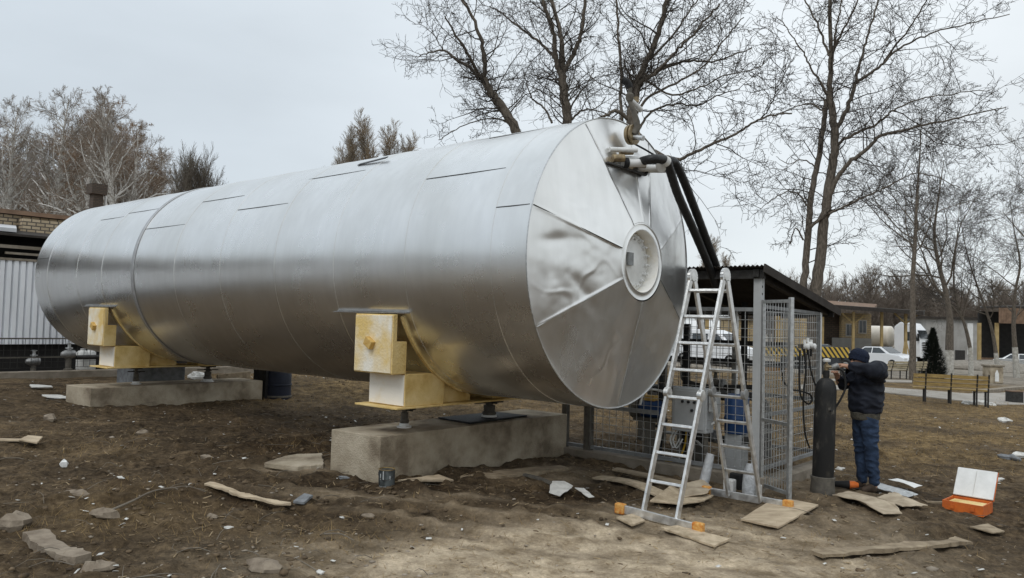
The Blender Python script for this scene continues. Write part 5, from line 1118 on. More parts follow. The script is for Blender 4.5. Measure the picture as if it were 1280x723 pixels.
# ------------------------------------------------------------------ right background buildings
def quad_wall(m, x0, x1, y, z0, z1, th=.3): m.box(x0, x1, y, y+th, z0, z1)
def X(px, Y): return (ray(px, 412)*Y)[0]
def Zp(px, py, Y): return at(px, py, Y)[2]
def yard_building():
    Y = 70; zb = -1.4
    t = thing('yard_building', 'yellow brick building under a wide dark canopy on yellow posts', 'building', (X(1045, Y), Y, zb))
    x0, x1 = X(1000, Y), X(1089, Y)
    m = MB(); m.box(X(1052, Y), x1, Y, Y+4, zb, Zp(1070, 392, Y)); w = m.build('wall', 'brickfar', t); box_uv(w, .8)
    m = MB(); m.box(X(1040, Y), x1+.02, Y-.03, Y-.002, zb, Zp(1070, 423, Y)); m.build('plinth_panel', 'plaster', t)
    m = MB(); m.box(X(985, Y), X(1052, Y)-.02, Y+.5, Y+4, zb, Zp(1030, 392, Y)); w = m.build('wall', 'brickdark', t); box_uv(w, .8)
    for (pa, pb, ya, yb) in ((1057, 1067, 405, 421), (1073, 1083, 400, 417)):
        m = MB(); m.box(X(pa, Y), X(pb, Y), Y-.06, Y-.005, Zp(1070, yb, Y), Zp(1070, ya, Y)); wf = m.build('window', 'frame', t)
        xm = (X(pa, Y)+X(pb, Y))/2; w2 = (X(pb, Y)-X(pa, Y))/2
        m = MB(); m.box(xm-w2+.07, xm-.03, Y-.08, Y-.062, Zp(1070, yb, Y)+.08, Zp(1070, ya, Y)-.08); m.box(xm+.03, xm+w2-.07, Y-.08, Y-.062, Zp(1070, yb, Y)+.08, Zp(1070, ya, Y)-.08); m.build('pane', 'glass', wf)
    m = MB(); za = Zp(1020, 384, Y-12)
    m.prism([(X(985, 61), 61, Zp(985, 382, 61)), (X(1154, 61), 61, Zp(1154, 394, 61)), (X(1156, 68.5), 68.5, Zp(1156, 393, 68.5)), (X(985, 68.5), 68.5, Zp(985, 382, 68.5))], (0, 0, .30)); c = m.build('canopy', 'roofdark', t)
    m = MB(); m.prism([(X(985, 69), 69, Zp(985, 382, 69)), (X(1092, 69), 69, Zp(1092, 388, 69)), (X(1096, 75), 75, Zp(1096, 383, 75)), (X(985, 75), 75, Zp(985, 375, 75))], (0, 0, .2)); m.build('roof', 'rust', t)
    for px, Yp in ((1028, 62), (1066.5, 62), (1102, 62), (1132, 62)):
        m = MB(); x = X(px, Yp); m.beam((x, Yp, -1.5), (x, Yp, Zp(px, 390, Yp)), .18, .18); m.build('post', 'postyellow', c)
        if px in (1066.5, 1132):
            m = MB(); m.beam((x, Yp, Zp(px, 405, Yp)), (x-.9, Yp+.01, Zp(px, 392, Yp)), .1, .1); m.beam((x, Yp, Zp(px, 405, Yp)), (x+.9, Yp+.01, Zp(px, 394, Yp)), .1, .1); m.build('brace', 'postyellow', c)
yard_building()
t = thing('trestle', 'small yellow wooden trestle against the canopy post by the truck', 'trestle', gpos(1132, 60))
q = gpos(1132, 60)
for sx in (-1, 1):
    m = MB(); m.beam(q+np.array([sx*.42, -.2, 0]), q+np.array([sx*.05, -.02, 1.9]), .09, .09); m.build('leg', 'postyellow', t)
m = MB(); m.beam(q+np.array([-.3, -.17, .5]), q+np.array([.3, -.17, .5]), .08, .08); m.build('crossbar', 'postyellow', t)
def far_wall(name, label, cat, pa, pb, Y, top, mat, roof=None, depth=6):
    t = thing(name, label, cat, ((X(pa, Y)+X(pb, Y))/2, Y, -1.5))
    m = MB(); m.box(X(pa, Y), X(pb, Y), Y, Y+depth, -1.6, Zp((pa+pb)/2, top, Y)); w = m.build('wall', mat, t); box_uv(w, .8)
    return t
t = far_wall('grey_building', 'plain grey rendered building beside the truck cab', 'building', 1158, 1224, 90, 399, 'plaster')
m = MB(); m.box(X(1155, 90)-.2, X(1226, 90), 89.6, 96.4, Zp(1191, 399, 90)+.003, Zp(1191, 396.5, 90)); m.build('roof', 'roofdark', t)
m = MB(); m.box(X(1194, 90), X(1206, 90), 89.93, 89.995, -1.5, Zp(1200, 438, 90)); d = m.build('door', 'darkmetal', t)
m = MB(); m.box(X(1209, 90), X(1216, 90), 89.94, 89.99, -.6, Zp(1200, 404, 90)); m.build('light_panel', 'white', t)
def open_shed():
    Y = 74; t = thing('open_shed', 'dark open fronted shed with a rusty sheet roof among the trees', 'building', (X(1270, Y), Y, -1.6))
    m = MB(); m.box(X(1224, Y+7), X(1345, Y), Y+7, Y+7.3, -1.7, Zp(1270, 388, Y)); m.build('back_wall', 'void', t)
    m = MB(); m.prism([(X(1226, Y), Y-1, Zp(1226, 386, Y)), (X(1350, Y), Y-1, Zp(1350, 386, Y)), (X(1350, Y), Y+8, Zp(1350, 386, Y)+.3), (X(1226, Y+8), Y+8, Zp(1226, 386, Y)+.3)], (0, 0, .2)); r = m.build('roof', 'roofdark', t)
    m = MB(); n = 70; xa = X(1240, Y); xb = X(1350, Y); vs = []; fs = []
    for k in range(n+1): vs += [(xa+(xb-xa)*k/n, Y-1.05-(.06 if k % 2 else 0), Zp(1270, 405, Y)), (xa+(xb-xa)*k/n, Y-1.05-(.06 if k % 2 else 0), Zp(1270, 386, Y))]
    for k in range(n): fs.append((2*k, 2*k+2, 2*k+3, 2*k+1))
    b = len(vs); vs += [(v[0], v[1]+.04, v[2]) for v in vs]; fs += [(b+f[3], b+f[2], b+f[1], b+f[0]) for f in fs]; m.add(vs, fs); m.build('fascia_sheet', 'rust', t)
    for px in (1224, 1246, 1290, 1330):
        m = MB(); x = X(px, Y-.5); m.beam((x, Y-.5, -1.7), (x, Y-.5, Zp(px, 404, Y)), .26, .26); m.build('post', 'postyellow', t)
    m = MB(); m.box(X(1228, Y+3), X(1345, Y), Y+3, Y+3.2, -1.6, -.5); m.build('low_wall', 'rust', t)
open_shed()
vehicle('parked_car', 'silver car half hidden in the dark open shed', 'car', gpos(1278, 68), (.8, -.6), car_prof, 1.75, 'galv', (1.0, 1.45), (-1.3, 1.3), .31, cl, 0, 'parked cars', cg)
m = MB(); q = gpos(1222, 62); m.blob(q, 4.4, 2.0, .75, 9, .25, 28, 12); tag(m.build('gravel_heap', 'gravelheap', smooth=True), 'low grey gravel heap behind the whitewashed trees', 'gravel heap')
def barrier():
    Y = 39; t = thing('striped_barrier', 'yellow and black striped barrier seen behind the cage gate', 'barrier', (X(1005, Y), Y, -.3))
    m = MB(); x0, x1 = X(948, Y), X(1062, Y); m.box(x0, x1, Y, Y+.12, Zp(1000, 446, Y), Zp(1000, 433, Y)); m.build('rail', 'hazard', t)
    for k in range(5):
        m = MB(); x = x0+.3+(x1-x0-.6)*k/4; m.box(x-.07, x+.07, Y+.122, Y+.26, -.9, Zp(1000, 436, Y)); m.build('post', 'darkmetal', t)
    m = MB(); m.box(x0, X(990, Y), Y+.3, Y+.4, -.9, Zp(960, 455, Y)); m.build('board_panel', 'brownboard', t)
barrier()
# yellow wood post, pallets and other bits seen through the cage
for (px, y0, y1, Y, w, mat, nm, lab) in ((972, 392, 460, 44, .22, 'postyellow', 'yellow_post', 'tall yellow post seen through the cage gate'), (884, 395, 440, 60, .25, 'postyellow', 'yellow_post', 'thin yellow post beyond the white van')):
    q = at(px, y0, Y); m = MB(); m.beam((q[0], q[1], -1.0), q, w, w); tag(m.build(nm, mat), lab, 'post')
t = far_wall('brick_hut', 'small pale brick hut seen through the cage mesh', 'hut', 918, 950, 70, 398, 'brickfar', depth=5)
m = MB(); m.box(X(915, 70), X(953, 70), 69.5, 75.5, Zp(930, 398, 70)+.003, Zp(930, 395, 70)); m.build('roof', 'roofdark', t)
t = far_wall('brick_hut', 'narrow brick hut behind the end panel of the cage', 'hut', 1001, 1013, 60, 398, 'brickfar', depth=5)
# ------------------------------------------------------------------ trees
def branch(out, p, d, L, r, lev, maxlev, rr, wig=.22, up=.05, nch=(5, 9), seg=6, ratio=(.35, .62), spread=(.5, 1.0), droop=0, start=.22, rmin=.0035):
    pts = [p]; rad = [r]; st = L/seg; dd = np.array(d, float)
    for i in range(seg):
        dd = dd+np.array([rr.gauss(0, wig), rr.gauss(0, wig), rr.gauss(0, wig)+up-droop*(i/seg)])*.55; dd /= np.linalg.norm(dd)
        p = p+dd*st; pts.append(p); rad.append(max(r*(1-.72*(i+1)/seg), rmin*.6))
    out.append((lev, np.array(pts), np.array(rad)))
    if lev >= maxlev: return
    sprout(out, pts, rad, L, lev, maxlev, rr, wig, up, nch, seg, ratio, spread, droop, start, rmin)
def sprout(out, pts, rad, L, lev, maxlev, rr, wig, up, nch, seg, ratio, spread, droop, start, rmin):
    n = rr.randint(*nch); S = len(pts)-1
    for k in range(n):
        u = start+(1-start)*(k+rr.random())/n; i = min(int(u*S), S-1); f = u*S-i
        q = pts[i]*(1-f)+pts[i+1]*f; ax = pts[i+1]-pts[i]; ax = ax/max(np.linalg.norm(ax), 1e-9)
        a = rr.uniform(*spread); v = np.array([rr.gauss(0, 1), rr.gauss(0, 1), rr.gauss(0, 1)]); v = v-ax*(v@ax); v /= max(np.linalg.norm(v), 1e-9)
        nd = ax*cos(a)+v*sin(a); cl = L*rr.uniform(*ratio)*(1.15-.55*u); cr = max((rad[i]*(1-f)+rad[i+1]*f)*rr.uniform(.42, .62), rmin)
        branch(out, q, nd, cl, cr, lev+1, maxlev, rr, wig*1.08, up, (max(nch[0]-1, 3), max(nch[1]-2, 4)), max(seg-1, 3), ratio, spread, droop, .15, rmin)
def finish_tree(name, label, group, polys, base, bark, twig, thick=.022, ws=None):
    big = [(P, R_) for l, P, R_ in polys if R_[0] >= thick]; small = [(P, R_) for l, P, R_ in polys if R_[0] < thick]
    t = thing(name, label, 'tree', base, group)
    V, F = poly_tubes(big, 8); arr_mesh('trunk', V, F, bark, t, smooth=True)
    V, F = poly_tubes(small, 3); arr_mesh('crown', V, F, twig, t)
    if ws:
        m = MB(); m.tube(ws[0], ws[1], 12); m.build('whitewash', 'whitewash', t, smooth=True)
    return t
def px_limb(pix, Y, rr, r0, r1, wob=.5, Y1=None):
    n = len(pix); P = []
    for k, (x, y) in enumerate(pix):
        yy = Y+(((Y1 if Y1 is not None else Y)-Y)*k/max(n-1, 1)); P.append(at(x, y, yy))
    Q = bez(P, 5); N = len(Q)
    Q = [q+np.array([rr.gauss(0, .02), rr.gauss(0, .02), rr.gauss(0, .02)])*(.6 if 0 < i < N-1 else 0) for i, q in enumerate(Q)]
    return Q, [r0+(r1-r0)*(i/(N-1))**.8 for i in range(N)]
def traced_tree(name, label, group, Y, base_px, limbs, seed, twig='twig', bark='bark', maxlev=4, nch=(6, 10), Ltw=None, rmin=.0054, dens=.85, ratio=(.34, .6), thick=.022, trunk_r=.16, droop=0.0, wig=.40, rk=.84):
    rr = random.Random(seed); polys = []
    g = at(base_px[0], base_px[1], Y); g[2] = gzs(g[0], g[1])-.05
    for k, (pix, ra, rb, y1) in enumerate(limbs):
        Q, R_ = px_limb(pix, Y, rr, ra*rk, rb*rk, Y1=y1)
        if k == 0:                                     # carry the first limb down to the soil
            q0 = Q[0]; Q = [g, g*.5+q0*.5]+Q; R_ = [ra*rk*1.35, ra*rk*1.12]+R_
        polys.append((0, np.array(Q), np.array(R_)))
        L = sum(np.linalg.norm(Q[i+1]-Q[i]) for i in range(len(Q)-1))
        st = 2 if k == 0 else 0; QQ = Q[st:]; RR = R_[st:]
        n = max(3, int(rr.randint(*nch)*L/2.3*dens))
        for c in range(n):
            u = (.30 if k == 0 else .16)+.84*(c+rr.random())/n*.98; u = min(u, .999); S = len(QQ)-1; i = min(int(u*S), S-1); f = u*S-i
            q = QQ[i]*(1-f)+QQ[i+1]*f; ax = nrm(QQ[i+1]-QQ[i]); a = rr.uniform(.55, 1.4); v = np.array([rr.gauss(0, 1), rr.gauss(0, .8), rr.gauss(0, 1)]); v = nrm(v-ax*(v@ax))
            r_ = RR[i]*(1-f)+RR[i+1]*f; cl = (Ltw or 1.7)*rr.uniform(.5, 1.15)*(1.15-.5*u)
            branch(polys, q, ax*cos(a)+v*sin(a)+np.array([0, 0, .12]), cl, max(min(r_*.45, .02), rmin*1.6), 2, maxlev, rr, wig, .02, (5, 8), 7, ratio, (.5, 1.35), droop, .15, rmin)
    return finish_tree(name, label, group, polys, g, bark, twig, thick)
GT = 'bare broad trees behind the tank'
traced_tree('bare_tree', 'bare tree behind the tank top whose trunk leans towards the birches', GT, 18, (662, 330), [
    ([(658, 200), (644, 162), (628, 135), (614, 116), (605, 98)], .15, .095, None), ([(605, 98), (606, 75), (601, 47), (588, 16), (570, -12)], .075, .03, 17.5),
    ([(605, 98), (586, 84), (567, 72), (553, 63), (536, 66), (522, 72)], .06, .012, 18.6), ([(597, 90), (584, 66), (570, 44), (556, 20)], .05, .018, 17), ([(553, 63), (545, 48), (530, 34), (515, 30)], .02, .008, 19)],
    21, Ltw=1.75, dens=1.05)
traced_tree('bare_tree', 'bare tree behind the tank top with a straight trunk forking into three', GT, 19, (716, 330), [
    ([(714, 200), (710, 155), (705, 120), (702, 92)], .155, .12, None), ([(701, 92), (695, 76), (692, 44), (684, 18), (674, -12)], .085, .05, 18.5), ([(703, 92), (702, 60), (698, 30), (686, -12)], .085, .05, 19.5),
    ([(704, 90), (711, 78), (721, 58), (728, 38), (733, -10)], .08, .05, 19), ([(696, 76), (684, 62), (667, 47), (648, 34), (628, 17), (612, 8)], .055, .015, 20), ([(711, 140), (722, 120), (735, 105), (742, 88)], .03, .012, 18),
    ([(715, 150), (728, 138), (745, 136), (757, 122)], .03, .012, 18.4), ([(690, 154), (680, 136), (668, 126), (660, 112), (655, 90)], .035, .012, 19.5), ([(650, 165), (640, 158), (625, 150), (600, 150), (570, 162), (548, 175)], .03, .01, 18.6)],
    22, Ltw=1.8, dens=1.05)
traced_tree('bare_tree', 'spreading bare tree behind the tank front with a long low limb over the hoses', GT, 16, (800, 330), [
    ([(797, 230), (789, 155), (793, 125), (797, 100)], .13, .10, None), ([(797, 100), (811, 72), (820, 48), (828, 24), (836, -12)], .085, .05, 15.6), ([(795, 108), (806, 100), (818, 92), (835, 76), (852, 58), (868, 42), (885, 22), (900, 5)], .055, .02, 15),
    ([(797, 100), (812, 96), (838, 82), (862, 76), (885, 78), (910, 72), (940, 60)], .05, .014, 16.6), ([(778, 170), (776, 120), (776, 80), (773, 40), (770, -12)], .045, .025, 16.8), ([(788, 150), (770, 140), (755, 146), (740, 152)], .055, .03, 15.6),
    ([(795, 175), (820, 190), (845, 200), (870, 190), (894, 179), (914, 171), (932, 160), (952, 149), (970, 143), (990, 142)], .050, .018, 15), ([(950, 150), (960, 138), (969, 118), (978, 100), (992, 72)], .024, .008, 15),
    ([(800, 160), (815, 140), (840, 130), (872, 132), (900, 118), (925, 112)], .035, .01, 16.5), ([(790, 150), (812, 120), (845, 105), (878, 84), (905, 50), (930, 22)], .04, .012, 14.8), ([(830, 205), (850, 212), (875, 215), (905, 222), (925, 232)], .018, .006, 15.4),
    ([(815, 72), (845, 40), (860, 15), (880, -12)], .035, .015, 16), ([(806, 100), (840, 118), (870, 112), (905, 95), (940, 88), (965, 70)], .03, .008, 15.2)],
    23, Ltw=1.75, dens=1.0, rmin=.0056)
GR = 'bare trees around the path and yard'
traced_tree('bare_tree', 'tall bare tree with twin trunks rising behind the cage roof', GR, 22, (1016, 400), [
    ([(1018, 372), (1024, 330), (1030, 280), (1034, 249), (1041, 205), (1044, 173), (1040, 140), (1037, 118)], .17, .10, None), ([(1037, 118), (1038, 95), (1039, 69), (1038, 35), (1036, -14)], .085, .05, 21.5),
    ([(1002, 372), (1007, 330), (1011, 282), (1014, 245), (1022, 205), (1030, 150), (1033, 125)], .11, .07, 22.6), ([(1034, 252), (1044, 228), (1061, 204), (1082, 188), (1100, 170), (1118, 166), (1150, 158), (1186, 150), (1220, 142), (1258, 134)], .085, .012, 20.5),
    ([(1043, 185), (1055, 175), (1072, 166), (1089, 159), (1105, 148), (1117, 138), (1150, 124), (1190, 118), (1240, 112)], .055, .010, 21), ([(1046, 160), (1058, 138), (1066, 116), (1069, 104)], .07, .055, 22), ([(1069, 104), (1090, 90), (1104, 80), (1117, 66), (1140, 52), (1169, 40), (1210, 30), (1262, 18)], .05, .012, 21),
    ([(1069, 104), (1076, 75), (1084, 48), (1096, 8), (1100, -14)], .045, .022, 22.5), ([(1104, 80), (1120, 56), (1135, 38), (1150, 15), (1166, -12)], .035, .015, 20.5), ([(1034, 118), (1024, 100), (1013, 84), (1004, 66), (994, 52), (984, 36), (970, 20)], .04, .012, 22), ([(1036, 70), (1026, 40), (1014, 15), (1000, -12)], .04, .02, 22.6),
    ([(1039, 70), (1050, 45), (1064, 20), (1078, -12)], .04, .02, 21.4), ([(1040, 80), (1044, 45), (1050, 15), (1054, -12)], .035, .018, 22), ([(1014, 284), (1030, 270), (1048, 262), (1066, 253), (1088, 243), (1106, 235), (1125, 225), (1142, 217), (1170, 222), (1200, 235)], .045, .010, 21),
    ([(1004, 300), (994, 285), (988, 305)], .03, .012, 22), ([(1012, 262), (1000, 245), (985, 240), (965, 250), (950, 262)], .03, .008, 22), ([(1030, 140), (1012, 130), (985, 138), (965, 146)], .03, .008, 22.5), ([(1020, 210), (1005, 200), (985, 205), (970, 196)], .025, .007, 22), ([(1117, 138), (1140, 150), (1175, 175), (1210, 185), (1240, 180)], .022, .007, 21)],
    31, Ltw=2.0, dens=.85, rmin=.0068, thick=.022, rk=.95)
def free_tree(name, label, group, px, Y, trunk_px, r, seed, H=3.0, n=11, twig='twig', bark='bark', white=0, rmin=.0072, maxlev=4, spread_top=.35):
    rr = random.Random(seed); polys = []
    g = at(px, 440, Y); g[2] = gzs(g[0], g[1])-.05
    P = [g]+[at(x, y, Y) for x, y in trunk_px]; Q = bez(P, 6); N = len(Q); R_ = [r*(1.25-1.2*(i/(N-1))**.9) for i in range(N)]
    polys.append((0, np.array(Q), np.array(R_)))
    for c in range(n):
        u = spread_top+(1-spread_top)*(c+rr.random()*.9)/n; S = N-1; i = min(int(u*S), S-1); q = Q[i]; ax = nrm(Q[min(i+1, N-1)]-Q[i]); a = rr.uniform(.5, 1.0)
        v = np.array([rr.gauss(0, 1), rr.gauss(0, 1), rr.gauss(0, .3)]); v = nrm(v-ax*(v@ax))
        branch(polys, q, ax*cos(a)+v*sin(a), H*rr.uniform(.6, 1.1)*(1.2-.5*u), max(R_[i]*.42, .016), 1, maxlev, rr, .26, .035, (7, 9), 7, (.34, .58), (.5, 1.1), 0, .2, rmin)
    ws = None
    if white:
        k = 0; d = 0
        while d < white and k < N-1: d += np.linalg.norm(Q[k+1]-Q[k]); k += 1
        ws = (Q[:k+1], [x+.012 for x in R_[:k+1]])
    return finish_tree(name, label, group, polys, g, bark, twig, max(.03, rmin*3), ws)
free_tree('bare_tree', 'straight dark trunked tree in front of the white truck', GR, 1141, 38, [(1141, 400), (1141, 350), (1144, 300), (1146, 250), (1150, 190), (1152, 130)], .135, 41, 5.0, 18)
free_tree('bare_tree', 'bare tree with a whitewashed foot beside the dark evergreen', GR, 1186, 43, [(1187, 420), (1187, 395), (1181, 360), (1172, 325), (1168, 290), (1174, 240), (1180, 200)], .19, 42, 4.8, 17, white=1.5)
free_tree('bare_tree', 'slim crooked tree with a whitewashed foot between thicker ones', GR, 1214, 46, [(1213, 440), (1207, 410), (1198, 385), (1192, 350), (1196, 300), (1200, 250)], .115, 43, 5.0, 18, white=1.6)
free_tree('bare_tree', 'slanting bare tree with a whitewashed foot behind the planter', GR, 1248, 50, [(1244, 435), (1238, 405), (1226, 370), (1214, 335), (1205, 300), (1200, 260)], .11, 44, 4.6, 15, white=1.3)
free_tree('bare_tree', 'forked bare tree with a whitewashed foot at the frame edge', GR, 1271, 50, [(1269, 440), (1267, 405), (1269, 365), (1275, 330), (1268, 290), (1262, 250)], .15, 45, 4.4, 15, white=1.7)
free_tree('bare_tree', 'pale bare tree reaching in from beyond the frame edge', GR, 1340, 48, [(1335, 400), (1325, 300), (1310, 220), (1302, 150)], .25, 46, 5.5, 15, twig='twiglight')
# ------------------------------------------------------------------ birches and poplars far off
def weeping(seed, H, W, r, twig, bark, birch=True, rmin=.012, dense=50, nm='birch_tree'):
    rr = random.Random(seed); polys = []; p = np.zeros(3); Q = [p]; d = np.array([rr.gauss(0, .05), rr.gauss(0, .05), 1.])
    for i in range(10): d = nrm(d+np.array([rr.gauss(0, .07), rr.gauss(0, .07), .25])); p = p+d*H*.93/10; Q.append(p)
    Q = [q for q in bez(Q, 3)]; N = len(Q); R_ = [r*(1.15-1.05*i/(N-1)) for i in range(N)]
    polys.append((0, np.array(Q), np.array(R_)))
    for c in range(dense):
        u = .22+.78*(c+rr.random())/dense; i = min(int(u*(N-1)), N-2); a = rr.uniform(.5, 1.05) if birch else rr.uniform(.12, .3)
        th = rr.uniform(0, 2*pi); L = W*((1.15-.75*u)*1.25 if not birch else (.35+.75*sin(pi*min(.18+u*.8, 1))))*rr.uniform(.7, 1.15)
        branch(polys, Q[i], np.array([sin(a)*cos(th), sin(a)*sin(th), cos(a)]), L, max(R_[i]*.42, rmin*1.5), 1, 3, rr, .22 if birch else .16, .05 if birch else .06, (11, 14), 6, (.28, .5) if birch else (.35, .6), (.5, 1.2) if birch else (.3, .7), .25 if birch else 0, .2, rmin)
    return polys
def forest_tree(name, polys, label, group, pos, bark, twig, thick):
    t = finish_tree(name, label, group, polys, (0, 0, 0), bark, twig, thick); t.location = Vector(pos); return t
GB = 'birches beyond the low building'
protos = []
for k, (sd, H, W, tw) in enumerate(((1, 17, 4.2, 'birchtwig2'), (2, 16.5, 4.4, 'birchtwig'), (3, 15, 4.0, 'birchtwig'))):
    pl = weeping(100+sd, H, W, .36, tw, 'birchbark'); protos.append((pl, tw))
spots = [(2, 63, .98, 0, 'pale birch tall at the frame edge'), (22, 70, .92, 1, 'grey brown birch second from the frame edge'), (40, 66, .80, 2, 'low brown birch above the brick parapet'), (62, 60, .98, 0, 'leaning grey birch over the end of the brick parapet'), (84, 66, 1.0, 1, 'broad birch left of the chimney'),
         (104, 58, .97, 2, 'white stemmed birch just left of the chimney cap'), (122, 64, 1.03, 1, 'tallest brown topped birch behind the chimney'), (140, 57, .93, 0, 'white forked birch right beside the chimney'), (157, 62, .92, 1, 'reddish brown birch past the white forked one'), (176, 66, .86, 2, 'outermost brown birch on the right of the grove'), (-20, 68, 1.0, 1, 'birch mostly beyond the frame edge'), (50, 72, .95, 1, 'darker birch at the back, over the parapet'), (196, 72, .80, 0, 'short grey birch at the end of the grove'),
         (10, 82, 1.0, 2, 'brown birch deep in the grove near the frame edge'), (34, 84, .92, 0, 'grey birch deep in the grove over the low canopy'), (72, 80, 1.08, 2, 'brown birch deep in the grove over the brick parapet end'), (96, 82, 1.16, 0, 'grey birch deep in the grove, over the chimney'), (114, 80, 1.22, 2, 'tall brown birch deep in the grove behind the white stems'), (134, 82, 1.18, 1, 'brown crowned birch deep in the grove past the chimney'), (150, 84, 1.14, 2, 'rust brown birch deep in the grove'), (168, 80, 1.0, 0, 'grey birch deep in the grove near its edge'), (186, 82, .9, 1, 'low brown birch deep in the grove at its edge')]
used = {}
for px, Y, s, k, lab in spots:
    q = gpos(px, Y)
    if k not in used:
        t = forest_tree('birch_tree', protos[k][0], lab, GB, q, 'birchbark', protos[k][1], .034); used[k] = t
    else: t = copy_tree(used[k]); t['label'] = lab; t.location = Vector(q)
    t.scale = (s*.86, s*.86, s*1.13); t.rotation_euler = (0, 0, random.uniform(0, 6.28))
pb = weeping(140, 8.5, 4.6, .14, 'twig', 'bark', False, .010, 32)
for k, (px, Y, s, lab) in enumerate(((222, 60, 1.35, 'rounded dark bare tree right of the birch grove'), (252, 60, 1.34, 'rounded dark bare tree outermost beside the sky gap'))):
    if k == 0: t = bush = forest_tree('bare_tree', pb, lab, 'round bare trees', gpos(px, Y), 'bark', 'twiglight', .03)
    else: t = copy_tree(bush); t['label'] = lab; t.location = Vector(gpos(px, Y)); t.rotation_euler = (0, 0, 2)
    t.scale = (s*.8, s*.8, s)
pp = weeping(150, 22, 5.0, .3, 'poplar', 'bark', False, .015, 46)
for k, (px, Y, s, lab) in enumerate(((410, 105, .80, 'short slim poplar left of the gap'), (421, 104, .96, 'tall slim poplar left of the gap'), (447, 108, .92, 'first poplar of the close group right of the gap'), (460, 106, 1.02, 'tallest poplar of the close group right of the gap'), (474, 107, .98, 'brown poplar inside the close group'), (487, 106, .94, 'poplar before the last in the close group'), (498, 108, .90, 'last poplar of the close group beside the bare branches'),
                                 (302, 150, .72, 'tiny distant poplar above the tank, left'), (322, 155, .70, 'tiny distant poplar above the tank, slimmer'), (358, 160, .66, 'tiny distant poplar just peeping over the tank'), (872, 120, .58, 'distant poplar between the hoses and cage roof'), (893, 118, .72, 'distant poplar right behind the hose ends'), (915, 122, .62, 'distant poplar above the cage roof'), (930, 124, .55, 'low distant poplar above the cage roof'))):
    if k == 0: t = pop = forest_tree('poplar_tree', pp, lab, 'distant poplars', gpos(px, Y), 'bark', 'poplar', .06)
    else: t = copy_tree(pop); t['label'] = lab; t.location = Vector(gpos(px, Y)); t.rotation_euler = (0, 0, k*1.3)
    zs = s*((1.23 if px > 390 else 1.30) if px < 600 else 1.0); t.scale = (s*1.3, s*1.3, zs)
# bare wood along the skyline, one mass
def far_wood():
    rr = random.Random(77); polys = []
    spec = [(px, rr.uniform(125, 150), rr.uniform(7.5, 11.5)) for px in np.linspace(925, 1420, 150)]+[(px, rr.uniform(95, 120), rr.uniform(8, 11.5)) for px in np.linspace(-700, 60, 80)]
    for px, Y, H in spec:
        g = gpos(px+rr.uniform(-4, 4), Y); 
        if 1050 < px < 1160: H *= 1.08
        P = [g, g+np.array([rr.gauss(0, .3), 0, H*.5]), g+np.array([rr.gauss(0, .6), 0, H])]
        polys.append((np.array(P), np.array([.16, .1, .03])))
        for c in range(26):
            u = rr.uniform(.12, .95); q = P[0]*(1-u)+P[2]*u; a = rr.uniform(.3, .9); th = rr.uniform(0, 6.28); L = H*.36*(1.2-.7*u)
            d = np.array([sin(a)*cos(th), sin(a)*sin(th), cos(a)]); e = q+d*L; polys.append((np.array([q, q+d*L*.5+np.array([0, 0, .1]), e]), np.array([.06, .04, .02])))
            for _ in range(13):
                w = rr.uniform(.2, 1); s0 = q+d*L*w; dd = nrm(d+np.array([rr.gauss(0, .6), rr.gauss(0, .6), rr.gauss(0, .5)+.2])); polys.append((np.array([s0, s0+dd*L*.25, s0+dd*L*.5+np.array([0, 0, .1])]), np.array([.03, .024, .016])))
    V, F = poly_tubes(polys, 3); o = arr_mesh('far_wood', V, F, M('far_wood_twigs', (.22, .185, .15), (.15, .12, .098), .12, .95)); tag(o, 'distant leafless wood along the skyline', None, None, 'stuff')
far_wood()
# ------------------------------------------------------------------ thuja
def thuja():
    g = gpos(1166, 41); H = 2.55; t = thing('evergreen_thuja', 'narrow dark green conical evergreen behind the yellow bench', 'evergreen', g)
    m = MB(); m.tube([g-np.array([0, 0, .05]), g+np.array([0, 0, H*.9])], [.06, .02], 8); m.build('trunk', 'bark', t)
    N = 11000; r_ = np.random.default_rng(5); u = r_.random(N)**1.25; th = r_.random(N)*2*pi; R_ = .66*(1-u)**.85*(.45+.55*r_.random(N)**.4)*(1+.22*np.sin(th*3+u*9)+.12*np.sin(th*7-u*31))
    c = np.stack([g[0]+R_*np.cos(th), g[1]+R_*np.sin(th), g[2]+.05+u*H], 1); out = np.stack([np.cos(th), np.sin(th), np.full(N, .9)], 1)
    sd = np.stack([-np.sin(th), np.cos(th), r_.normal(0, .4, N)], 1); L = .075+.07*r_.random(N)
    a = c-sd*.017; b = c+sd*.017; d = c+out*L[:, None]*(.6+.5*r_.random((N, 1)))
    V = np.concatenate([a, b, d]); i = np.arange(N); arr_mesh('crown', V, np.stack([i, i+N, i+2*N], 1), 'thuja', t)
thuja()
